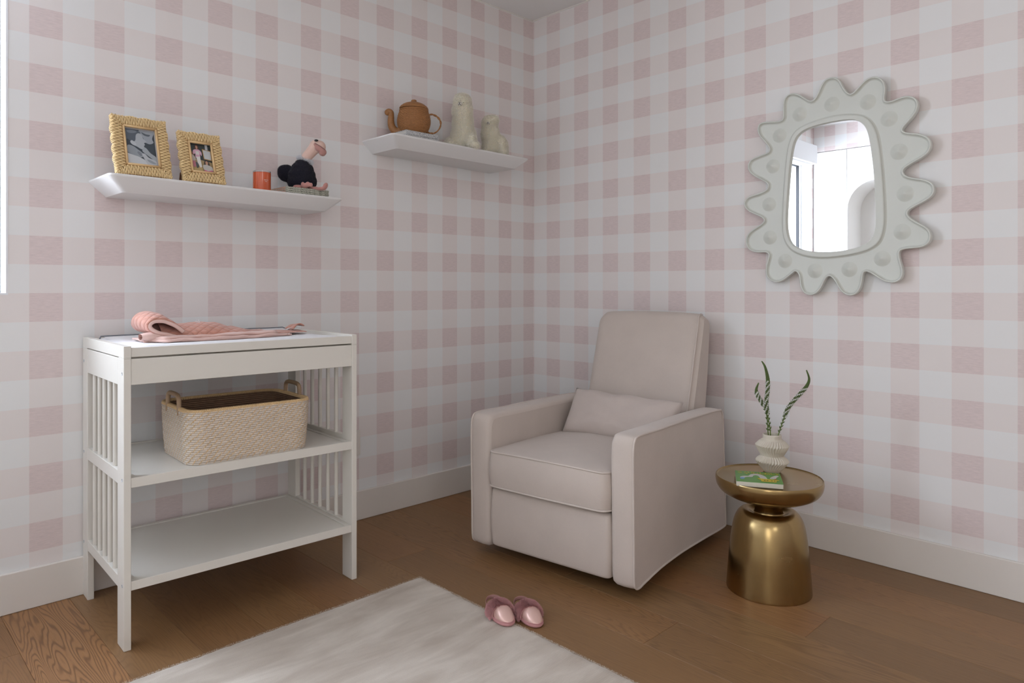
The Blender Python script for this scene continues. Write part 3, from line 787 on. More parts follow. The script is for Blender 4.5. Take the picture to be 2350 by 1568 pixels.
# backrest: section in (v,z) swept across the width
bsec = catmull([(0.66, 0.40), (0.70, 0.50), (0.742, 0.62), (0.785, 0.76), (0.822, 0.88), (0.838, 0.932), (0.856, 0.962), (0.885, 0.974), (0.915, 0.966), (0.934, 0.945), (0.936, 0.91), (0.925, 0.80), (0.905, 0.65), (0.875, 0.50), (0.85, 0.42), (0.80, 0.39), (0.72, 0.385)], 5)
bsec = orient(bsec)
cb_ = (sum(p[0] for p in bsec)/len(bsec), sum(p[1] for p in bsec)/len(bsec))
secs = []; UB0, UB1 = -0.645, -0.103
Kb = 26
for k in range(Kb+1):
    t_ = k/Kb; a_ = 2*t_-1
    q = abs(a_); ins = 0.018*max(0, (q-0.90)/0.10)**2.2
    crown = 0.010*(1-q**2.5)
    row = []
    n_ = len(bsec)
    for i in range(n_):
        a = bsec[(i-1) % n_]; b = bsec[(i+1) % n_]; d = Vector((b[0]-a[0], b[1]-a[1])).normalized()
        v_ = bsec[i][0]+d.y*ins; z_ = bsec[i][1]-d.x*ins
        hz = (z_-0.39)/0.58
        wid = 1-0.035*max(0, hz-0.93)/0.07*q
        row.append((-0.374+a_*(UB1-UB0)/2*wid, v_-0.014*(1-q**2)*(1 if v_ < 0.86 else 0)*min(1, max(0, (0.97-z_)*8)), z_+crown*max(0, hz)**3))
    secs.append(row)
m = MB(); n_ = len(bsec)
m.add([p for s_ in secs for p in s_], [(j*n_+i, j*n_+(i+1) % n_, (j+1)*n_+(i+1) % n_, (j+1)*n_+i) for j in range(Kb) for i in range(n_)])
for j in (0, Kb): m.add(list(secs[j]), [tuple(range(n_))])
back = chair('backrest', m, smooth=True)
for j, dx in ((Kb-1, 0.002),):
    path = [(p[0]+dx, p[1]-0.0015, p[2]) for p in secs[j] if p[1] < 0.905 and (p[1]-0.66 < (p[2]-0.36)*0.40+0.05 or p[2] > 0.94) and p[2] > 0.41]
    path.sort(key=lambda p: p[2]*2+p[1]*1.2)
    mp = MB(); mp.tube(path, 0.0036, 8); chair('piping', mp, M_PIPE, parent=back, smooth=True)
# swivel base
m = MB(); ringp = [(-0.374+0.275*cos(2*pi*k/64), 0.43+0.275*sin(2*pi*k/64), 0.012) for k in range(64)]
m.tube(ringp, 0.011, 10, closed=True)
m.box((-0.65, 0.415, 0.008), (-0.10, 0.445, 0.024)); m.box((-0.389, 0.155, 0.008), (-0.359, 0.70, 0.024)); m.tube([(-0.374, 0.43, 0.012), (-0.374, 0.43, 0.06)], 0.035, 20)
chair('swivel_base', m, M_BLACK, angle=40, smooth=True)
# lumbar pillow, leaning on the backrest
def pillow(w_, h_, t_, nu=40, nv=26, seed=0):
    m = MB()
    for sg in (1, -1):
        def fn(u, v, sg=sg):
            a, b = 2*u-1, 2*v-1
            k_ = max(0, (1-abs(a)**3.2)*(1-abs(b)**3.0))**0.5
            x = w_/2*a*(1-0.04*(1-b*b)-0.012*abs(b)**10); z = h_/2*b*(1-0.07*(1-a*a)-0.02*abs(a)**10)
            wr = 0.010*noise.noise((a*2.2+seed, b*2.0, sg))+0.004*noise.noise((a*7+seed, b*5, sg))
            wr += -0.010*math.exp(-((a+0.05)**2)/0.004)*max(0, b)**2
            return (x, sg*(t_/2*k_)+wr*k_, z+0.006*noise.noise((a*3, seed, 0)))
        m.grid(fn, nu, nv)
    return merged(m)
LP = thing('lumbar_pillow', 'small rectangular greige lumbar pillow resting on the armchair seat', 'pillow', (0, 0, 0))
uv = OFF @ Vector((-0.362, 0.556, 0.522)); Rm = Matrix.Rotation(math.atan2(UY, UX), 4, 'Z')
LP.location = Vector((CC[0], CC[1], 0))+(Rm @ uv); LP.rotation_euler = (radians(-31), radians(1.5), math.atan2(UY, UX))
M_FAB2 = fabric_mat('pillow_linen', (0.58, 0.50, 0.455))
build('pillow_cover', pillow(0.54, 0.228, 0.13), M_FAB2, LP, smooth=True)

# ------------------------------------------------------------------ brass side table, vase, book
def brass():
    m, n, l, b = new_mat('brushed_brass'); co = coords(n)
    setc(b, (0.56, 0.40, 0.17)); b.inputs['Metallic'].default_value = 1.0
    s = n_sep(n, l, co, 2)
    st = noise_n(n, l, mapping(n, l, co, (3, 3, 30)), 1.0, 2, 0.5)
    bl_ = noise_n(n, l, mapping(n, l, co, (14, 14, 5)), 1.0, 4, 0.6)
    c = mixc(n, l, bl_, (0.32, 0.222, 0.095), (0.46, 0.335, 0.16)); l.new(c, b.inputs['Base Color'])
    r = n.new('ShaderNodeMapRange'); l.new(math_n(n, l, 'ADD', math_n(n, l, 'MULTIPLY', st, .4), math_n(n, l, 'MULTIPLY', bl_, .6)), r.inputs[0])
    r.inputs['To Min'].default_value = 0.13; r.inputs['To Max'].default_value = 0.36; l.new(r.outputs[0], b.inputs['Roughness'])
    bump(n, l, b, noise_n(n, l, mapping(n, l, co, (3, 3, 60)), 1.0, 1), 0.02, 0.0006)
    return m
M_BRASS = brass()
ST = thing('side_table', 'round brushed brass pedestal side table beside the armchair', 'table', (-0.536, -1.688, 0))
m = MB(); bp_ = catmull([(0.1462, 0.0), (0.147, 0.004), (0.1455, 0.03), (0.141, 0.09), (0.136, 0.15), (0.129, 0.205), (0.121, 0.245), (0.109, 0.272), (0.092, 0.288), (0.074, 0.288), (0.060, 0.281), (0.051, 0.279), (0.0485, 0.290), (0.052, 0.303), (0.064, 0.314), (0.069, 0.319)], 4, closed=False)
m.lathe(bp_, 96); build('pedestal', m, M_BRASS, ST, smooth=True, angle=60)
m = MB(); tp = catmull([(0.069, 0.3192), (0.10, 0.326), (0.135, 0.337), (0.165, 0.353), (0.180, 0.372), (0.1855, 0.392), (0.1855, 0.404), (0.1840, 0.409), (0.1820, 0.4095), (0.1805, 0.4065), (0.176, 0.4052)], 4, closed=False)+[(0.0005, 0.4052)]
m.lathe(tp, 120); build('tabletop', m, M_BRASS, ST, smooth=True, angle=60)
cx_, sx2 = 0.72166, -0.69225   # camera-right direction in the room, used to set down small ornaments facing the room
ROT = -0.7646
VS = thing('ribbed_vase', 'cream ribbed ceramic vase with a double belly on the brass table', 'vase', (-0.452, -1.662, 0.4055), ROT)
M_CER = simple('cream_ceramic', (0.64, 0.585, 0.49), 0.55, nscale=220, nstr=0.15)
def vr(r, z, a, j):
    f = min(1, max(0, (r-0.034)/0.02)) if z < 0.118 else 0
    tw = a+0.10*sin(z*90); k_ = (tw*34/(2*pi)) % 1
    tri = 1-abs(2*k_-1)
    return r-0.0075*f*(1-tri**0.8)
vp = catmull([(0.026, 0), (0.029, 0.0015), (0.038, 0.012), (0.056, 0.034), (0.0605, 0.042), (0.055, 0.050), (0.043, 0.061), (0.042, 0.064), (0.050, 0.078), (0.0605, 0.098), (0.0595, 0.103), (0.048, 0.115), (0.036, 0.1235), (0.0335, 0.127), (0.0335, 0.139), (0.0325, 0.1405), (0.030, 0.1395), (0.030, 0.11)], 4, closed=False)
m = MB(); m.lathe(vp, 272, rfun=vr); build('vase_body', m, M_CER, VS, smooth=True, angle=50)
M_STEM = simple('stem_green', (0.14, 0.20, 0.04), 0.5); M_BUD = simple('bud_green', (0.085, 0.13, 0.03), 0.6, var=0.3, vscale=200); M_PETAL = simple('white_petal', (0.78, 0.78, 0.74), 0.6)
def stem(pts, label, fl0, fl1, seed, n=210):
    T = thing('flower_stem', label, 'flower', (-0.452, -1.662, 0.4055), ROT, 'stems in the ribbed vase')
    k_ = 0.00164
    P = [((px-1773)*k_, d, (1081-py)*k_) for px, py, d in pts]; P = catmull(P, 8, closed=False)
    rnd = random.Random(seed); L = len(P)
    m = MB(); m.tube(P, [0.0026*(1-0.65*i/L) for i in range(L)], 8); build('stem', m, M_STEM, T, smooth=True)
    mb_, mf = MB(), MB(); st_ = [i for i in range(L) if P[i][2] > 0.145]
    i0, i1 = st_[0], L-1
    for k in range(n):
        t_ = k/n; f_ = i0+(i1-i0)*t_; i = min(L-2, int(f_)); p = Vector(P[i]).lerp(Vector(P[i+1]), f_-i)
        d = (Vector(P[i+1])-Vector(P[i])).normalized(); s_ = d.orthogonal().normalized(); s_ = Matrix.Rotation(k*2.399, 3, d) @ s_
        if fl0 < t_ < fl1 and k % 2 == 0:
            c = p+s_*0.0088+d*0.001
            mb_.tube([p, c], 0.0006, 4)
            for q in range(5):
                v = Matrix.Rotation(q*2*pi/5+rnd.random(), 3, s_) @ d; w2 = s_.cross(v)*0.0011
                mf.add([c, c+v*0.0022+w2, c+v*0.0040+s_*0.001, c+v*0.0022-w2], [(0, 1, 2, 3)])
        elif t_ <= fl0:
            if k % 3 == 0: mb_.tube([p, p+s_*0.004+d*0.003, p+s_*0.007+d*0.008], [0.0011, 0.0013, 0.0004], 5)
        else:
            r_ = 0.0078*(1-0.84*max(0, (t_-0.6)/0.4)); sz = 0.0029*(1-0.45*max(0, (t_-.6)/.4))
            q = p+s_*r_*0.75; mb_.ball(q, (sz*.8, sz*.8, sz*1.2), 6, 4, R=(d.to_track_quat('Z', 'Y')).to_matrix())
    build('buds', mb_, M_BUD, T, smooth=True, kind='stuff')
    if mf.v: build('blossoms', mf, M_PETAL, T, kind='stuff')
    return T
stem([(1775, 1062, 0), (1770, 1020, 0.004), (1769, 990, 0), (1764, 955, 0), (1759, 922, -0.004), (1762, 892, -0.004), (1763, 867, 0), (1758, 841, 0.004), (1751, 828, 0.006)], 'tallest green flower spike in the ribbed vase, curving left at its tip', 0.2, 0.62, 1, 430)
stem([(1777, 1062, 0.01), (1771, 1020, 0.012), (1766, 990, 0.010), (1762, 950, 0.006), (1751, 924, 0.002), (1740, 906, 0), (1737, 892, 0), (1742, 877.5, 0)], 'short leftmost flower spike in the ribbed vase, low beside the tallest', 0.35, 0.72, 2, 340)
stem([(1770, 1062, -0.005), (1780, 1020, -0.006), (1787, 992, -0.006), (1797.6, 963, -0.004), (1810, 935, 0), (1830, 910, 0), (1850, 888, 0), (1858, 869, 0), (1852, 848, 0)], 'flower spike leaning far to the right out of the ribbed vase', 0.22, 0.66, 3, 430)
# board book
M_GREEN = simple('book_green', (0.10, 0.30, 0.05), 0.35); M_PAGE = simple('page_board', (0.70, 0.67, 0.57), 0.7, nscale=20, stretch=(1, 1, 60), nstr=0.3)
M_YEL = simple('book_yellow', (0.62, 0.47, 0.02), 0.4); M_PGREY = simple('book_pale', (0.55, 0.54, 0.50), 0.4); M_PBLUE = simple('book_blue', (0.15, 0.32, 0.55), 0.4); M_RED = simple('book_red', (0.5, 0.05, 0.03), 0.4)
BKK = thing('board_book', 'small green children\'s board book with yellow letters on the brass table', 'book', (-0.624, -1.692, 0.4055), math.atan2(-1.784+1.648, -0.651+0.727))
bw, bd, bh = 0.154, 0.146, 0.0185
m = MB(); m.box((-bw/2, -bd/2+.0, 0.0), (bw/2, bd/2, bh-0.0012)); build('page_block', m, M_PAGE, BKK, bevel=0.003, seg=3)
for k in range(1, 5):
    m = MB(); zz = bh*k/5; m.box((-bw/2-.0003, -bd/2-.0003, zz-.0003), (bw/2+.0003, bd/2, zz+.0003)); build('page_edge', m, simple('page_gap', (0.42, 0.38, 0.30), 0.8) if k == 1 else bpy.data.materials['page_gap'], BKK)
m = MB(); m.box((-bw/2, -bd/2, bh-0.0012), (bw/2, bd/2, bh)); cov = build('cover', m, M_GREEN, BKK, bevel=0.0006)
def dec(u, v): return (-bw/2+bw*u, bd/2-bd*v)      # u left-right, v top-down on the cover as it faces the room
def flatpoly(mb, poly, z, mi=0):
    n_ = len(poly); mb.add([(*dec(*p), z) for p in poly]+[(*dec(*p), z-0.0003) for p in poly], [tuple(range(n_))]+[(i, (i+1) % n_, n_+(i+1) % n_, n_+i) for i in range(n_)], mi)
def stroke(mb, pts, w_, z, mi=0):
    P = catmull(pts, 5, closed=False); L_, R_ = [], []
    for i, p in enumerate(P):
        a = P[max(0, i-1)]; b = P[min(len(P)-1, i+1)]; d = Vector((b[0]-a[0], b[1]-a[1]));
        if d.length < 1e-6: d = Vector((1, 0))
        d.normalize(); L_.append((p[0]-d.y*w_, p[1]+d.x*w_)); R_.append((p[0]+d.y*w_, p[1]-d.x*w_))
    for i in range(len(P)-1): flatpoly(mb, [L_[i], L_[i+1], R_[i+1], R_[i]], z, mi)
m = MB(); Z = bh+0.0006
flatpoly(m, catmull([(0.09, .62), (.17, .50), (.28, .46), (.34, .30), (.46, .22), (.58, .28), (.66, .46), (.68, .66), (.62, .68), (.54, .62), (.51, .44), (.45, .36), (.39, .42), (.36, .54), (.24, .58), (.17, .66)], 4), Z)
flatpoly(m, catmull([(.74, .58), (.80, .40), (.90, .26), (.955, .30), (.90, .44), (.86, .58), (.80, .60)], 4), Z)
build('smoke_print', m, M_PGREY, cov)
m = MB()
flatpoly(m, [(.47, .62), (.56, .64), (.93, .68), (.93, .73), (.87, .76), (.86, .90), (.55, .90), (.53, .74), (.48, .68)], Z+.0003)
# title strokes along the upper edge
x_ = 0.07
for st_, w_ in (([[(.06, .10), (.10, .08), (.14, .10)], [(.06, .20), (.10, .22), (.15, .19)]], .018),
                ([[(.20, .22), (.24, .20), (.27, .24), (.23, .28)], [(.21, .12), (.24, .11)]], .016),
                ([[(.29, .08), (.30, .16), (.33, .17)], [(.37, .06), (.38, .14), (.35, .19)]], .015),
                ([[(.43, .10), (.40, .20), (.45, .22)], [(.47, .20), (.51, .22)], [(.49, .12), (.50, .15)]], .015),
                ([[(.56, .08), (.555, .18), (.60, .22), (.63, .18)]], .018),
                ([[(.68, .08), (.66, .20), (.70, .24), (.73, .18)], [(.65, .13), (.73, .12)], [(.75, .08), (.76, .22)]], .015),
                ([[(.80, .06), (.80, .16), (.84, .20), (.87, .16)]], .015),
                ([[(.90, .06), (.93, .16), (.90, .22)], [(.96, .10), (.93, .18)]], .015)):
    for s_ in st_: stroke(m, s_, w_*.6, Z+.0003)
build('title_print', m, M_YEL, cov)
m = MB(); flatpoly(m, catmull([(.09, .70), (.13, .64), (.18, .66), (.19, .74), (.14, .80), (.10, .77)], 4), Z+.0003)
build('publisher_print', m, M_PBLUE, cov)
m = MB()
for u in (.60, .66, .75, .81): flatpoly(m, [(u, .77), (u+.035, .775), (u+.035, .82), (u, .815)], Z+.0006)
build('window_print', m, simple('book_dark', (0.03, 0.08, 0.02), 0.5), cov)
m = MB(); flatpoly(m, [(.83, .59), (.87, .58), (.88, .64), (.84, .65)], Z+.0006); build('red_print', m, M_RED, cov)

# ------------------------------------------------------------------ scalloped wall mirror
OUT = [(-1640,1877),(-1661,1894),(-1678,1932),(-1696,1959),(-1727,1964),(-1754,1947),(-1768,1913),(-1792,1877),(-1812,1886),(-1841,1916),(-1864,1930),(-1892,1930),(-1914,1914),(-1926,1887),(-1925,1857),(-1921,1831),(-1933,1822),(-1957,1824),(-1984,1832),(-2010,1830),(-2033,1815),(-2040,1788),(-2031,1761),(-2010,1735),(-1989,1713),(-1985,1702),(-1997,1691),(-2026,1685),(-2051,1677),(-2077,1658),(-2083,1632),(-2074,1604),(-2046,1585),(-2010,1567),(-1989,1552),(-1988,1537),(-2000,1524),(-2031,1513),(-2062,1506),(-2087,1489),(-2094,1465),(-2087,1440),(-2056,1420),(-2021,1403),(-2003,1390),(-2005,1372),(-2026,1353),(-2051,1337),(-2074,1318),(-2083,1295),(-2077,1267),(-2056,1251),(-2026,1248),(-1989,1246),(-1976,1239),(-1974,1221),(-1981,1189),(-1989,1160),(-1981,1130),(-1957,1116),(-1925,1120),(-1897,1137),(-1869,1158),(-1852,1163),(-1844,1153),(-1840,1119),(-1832,1089),(-1812,1068),(-1786,1065),(-1763,1079),(-1748,1101),(-1733,1129),(-1720,1143),(-1711,1145),(-1699,1137),(-1687,1107),(-1668,1078),(-1643,1065),(-1615,1070),(-1597,1094),(-1592,1127),(-1589,1152),(-1578,1166),(-1566,1164),(-1543,1143),(-1513,1124),(-1486,1119),(-1459,1131),(-1443,1158),(-1445,1194),(-1455,1228),(-1457,1244),(-1445,1253),(-1417,1252),(-1389,1255),(-1360,1271),(-1349,1306),(-1360,1340),(-1389,1359),(-1421,1377),(-1436,1390),(-1431,1403),(-1403,1419),(-1367,1435),(-1344,1461),(-1344,1485),(-1360,1504),(-1396,1511),(-1438,1522),(-1453,1536),(-1452,1553),(-1431,1568),(-1396,1589),(-1367,1613),(-1359,1641),(-1371,1667),(-1396,1677),(-1431,1685),(-1457,1692),(-1461,1705),(-1445,1731),(-1417,1762),(-1405,1791),(-1410,1821),(-1435,1828),(-1473,1823),(-1510,1819),(-1521,1829),(-1521,1858),(-1521,1898),(-1533,1922),(-1556,1930),(-1582,1923),(-1608,1904)]
RIM = [(-1674,1797),(-1742,1803),(-1808,1795),(-1851,1779),(-1882,1741),(-1899,1687),(-1908,1615),(-1916,1522),(-1922,1410),(-1921,1337),(-1906,1278),(-1865,1247),(-1797,1230),(-1705,1220),(-1628,1227),(-1568,1249),(-1531,1287),(-1517,1341),(-1517,1423),(-1523,1524),(-1531,1625),(-1542,1705),(-1560,1752),(-1596,1781)]
GL = [(-1775,1780),(-1819,1771),(-1847,1747),(-1865,1705),(-1877,1620),(-1886,1526),(-1890,1414),(-1891,1347),(-1882,1299),(-1854,1270),(-1804,1253),(-1739,1244),(-1682,1244),(-1632,1249),(-1580,1265),(-1547,1295),(-1534,1349),(-1533,1410),(-1539,1503),(-1547,1604),(-1556,1672),(-1568,1726),(-1596,1758),(-1643,1773),(-1701,1779)]
BP = [(-1720,1853),(-1858,1836),(-1935,1756),(-1970,1623),(-1992,1459),(-1981,1313),(-1911,1212),(-1788,1172),(-1652,1168),(-1525,1213),(-1458,1318),(-1454,1463),(-1471,1628),(-1501,1758),(-1588,1835)]
MC = (-1.716, 1.5)
conv = lambda L_: [(a/1000-MC[0], b/1000-MC[1]) for a, b in L_]
def smooth_loop(L_, it):
    for _ in range(it): L_ = [tuple((L_[i-1][k]+2*L_[i][k]+L_[(i+1) % len(L_)][k])/4 for k in (0, 1)) for i in range(len(L_))]
    return L_
out = smooth_loop(catmull(conv(OUT), 3), 3); rim = smooth_loop(catmull(conv(RIM), 6), 12); gl = smooth_loop(catmull(conv(GL), 6), 10)
def area(L_): return sum(L_[i][0]*L_[(i+1) % len(L_)][1]-L_[(i+1) % len(L_)][0]*L_[i][1] for i in range(len(L_)))/2
def inset(L_, d):
    s_ = 1 if area(L_) > 0 else -1; r_ = []
    n_ = len(L_)
    for i in range(n_):
        a = L_[(i-2) % n_]; b = L_[(i+2) % n_]; t_ = Vector((b[0]-a[0], b[1]-a[1])).normalized()
        r_.append((L_[i][0]-t_.y*d*s_, L_[i][1]+t_.x*d*s_))
    return r_
M_RESIN = simple('cream_resin', (0.68, 0.70, 0.65), 0.42, nscale=18, nstr=0.04)
MI = thing('wall_mirror', 'cream scalloped sunburst wall mirror with round bosses on the right wall', 'mirror', (0, MC[0], MC[1]))
m = MB()
def band(loops):
    n_ = len(loops[0][0]); vs = []
    for L_, x in loops: vs += [(x, a, b) for a, b in L_]
    m.add(vs, [(j*n_+i, j*n_+(i+1) % n_, (j+1)*n_+(i+1) % n_, (j+1)*n_+i) for j in range(len(loops)-1) for i in range(n_)])
XF = -0.031
outer = [(inset(out, 0.004), -0.012), (inset(out, 0.0005), -0.018), (out, -0.030), (out, -0.0425), (inset(out, 0.0012), -0.0445), (inset(out, 0.0035), -0.0450), (inset(out, 0.0055), -0.0440), (inset(out, 0.0062), -0.0410), (inset(out, 0.0078), -0.0350), (inset(out, 0.0105), XF-0.0008), (inset(out, 0.0130), XF)]
band(outer)
band([(inset(rim, -0.006), XF), (inset(rim, -0.002), XF-0.002), (rim, XF-0.004), (inset(rim, 0.001), XF-0.0105), (inset(rim, 0.003), XF-0.0125), (inset(rim, 0.008), XF-0.0130), (inset(gl, -0.003), XF-0.0125), (gl, XF-0.010), (inset(gl, 0.0012), XF-0.001)] if len(rim) == len(gl) else [(inset(rim, -0.006), XF), (inset(rim, -0.002), XF-0.002), (rim, XF-0.004), (inset(rim, 0.001), XF-0.0105), (inset(rim, 0.003), XF-0.0125), (inset(rim, 0.006), XF-0.0130)])
def ring_fill(A, B, x):
    pts = [Vector(p) for p in A+B]; ed = [(i, (i+1) % len(A)) for i in range(len(A))]+[(len(A)+i, len(A)+(i+1) % len(B)) for i in range(len(B))]
    V, _, F, *_ = delaunay_2d_cdt(pts, ed, [], 0, 1e-7); ff = []
    for f in F:
        c = sum((V[i] for i in f), Vector((0, 0)))/len(f)
        if inpoly(c, A) and not inpoly(c, B): ff.append(f)
    m.add([(x, v[0], v[1]) for v in V], ff)
ring_fill(inset(out, 0.0130), inset(rim, -0.006), XF)
if len(rim) != len(gl):
    ring_fill(inset(rim, 0.006), inset(gl, -0.002), XF-0.013)
    band([(inset(gl, -0.002), XF-0.013), (inset(gl, 0.0), XF-0.0125), (inset(gl, 0.001), XF-0.010), (inset(gl, 0.002), XF+0.001)])
bk2 = inset(out, 0.004); pts = [Vector(p) for p in bk2]
V, _, F, *_ = delaunay_2d_cdt(pts, [(i, (i+1) % len(bk2)) for i in range(len(bk2))], [], 1, 1e-7)
m.add([(-0.012, v[0], v[1]) for v in V], F)
build('mirror_frame', m, M_RESIN, MI, smooth=True, angle=50)
for a, b in conv(BP):
    q = MB(); r_ = 0.030
    q.lathe([(r_*1.16, -0.0002), (r_*1.04, 0.0004), (r_*0.92, 0.0018), (r_*0.78, 0.0042), (r_*0.60, 0.0074), (r_*0.42, 0.0104), (r_*0.25, 0.0134), (r_*0.11, 0.0153), (r_*0.03, 0.0160)], 32, M=Matrix.Translation((XF+0.0003, a, b)) @ Matrix.Rotation(-pi/2, 4, 'Y'))
    build('boss', q, M_RESIN, MI, smooth=True, angle=60)
m2, n2, l2, b2 = new_mat('mirror_glass'); setc(b2, (0.93, 0.94, 0.94)); b2.inputs['Metallic'].default_value = 1; b2.inputs['Roughness'].default_value = 0.0
q = MB(); q.prism(inset(gl, 0.001), XF+0.0005, -0.015, 'x'); obj('mirror_glass', q.mesh(), m2, MI)
for h_ in (-0.12, 0.09): build('hanger', bx((-0.013, h_, -0.02), (-0.0005, h_+0.03, 0.10)), M_BLACK, MI)

# ------------------------------------------------------------------ floating shelves
def shelf(name, label, x0, x1, zl, zr, dep=0.25, h=0.057):
    T = thing(name, label, 'shelf', ((x0+x1)/2, 0, zl), 0, 'tapered floating shelves')
    hw = (x1-x0)/2; ins = 0.055
    m = MB(); r_ = 0.022
    def outline(i_, d_, r_):
        p = [(-hw+i_, 0)]
        for k in range(7): a = radians(180+90*k/6); p.append((-hw+i_+r_+r_*cos(a), -d_+r_+r_*sin(a)))
        for k in range(7): a = radians(270+90*k/6); p.append((hw-i_-r_+r_*cos(a), -d_+r_+r_*sin(a)))
        p.append((hw-i_, 0)); return p
    lv = [(outline(0.002, dep-0.002, r_), 0.0), (outline(0, dep, r_), -0.0015), (outline(0, dep, r_), -0.0065), (outline(0.002, dep-0.0015, r_), -0.010), (outline(ins, dep-0.048, r_*.7), -h)]
    n_ = len(lv[0][0]); vs = []
    sl = (zr-zl)
    for L_, z in lv: vs += [(x, y, z+sl*(x+hw)/(2*hw)) for x, y in L_]
    m.add(vs, [(j*n_+i, j*n_+(i+1) % n_, (j+1)*n_+(i+1) % n_, (j+1)*n_+i) for j in range(len(lv)-1) for i in range(n_)]+[tuple(range(n_)), tuple(range((len(lv)-1)*n_, len(lv)*n_))])
    build('shelf_body', m, M_SHELF, T, smooth=True, angle=25)
    return T
S1 = shelf('floating_shelf', 'lower white floating shelf holding the two wicker photo frames', -2.335, -1.435, 1.487, 1.477)
S2 = shelf('floating_shelf', 'upper white floating shelf near the corner holding the wicker teapot', -1.180, -0.292, 1.796, 1.789)
z1 = lambda x: 1.487-0.010*(x+2.335)/0.9+0.0004
z2 = lambda x: 1.796-0.007*(x+1.18)/0.888+0.0004

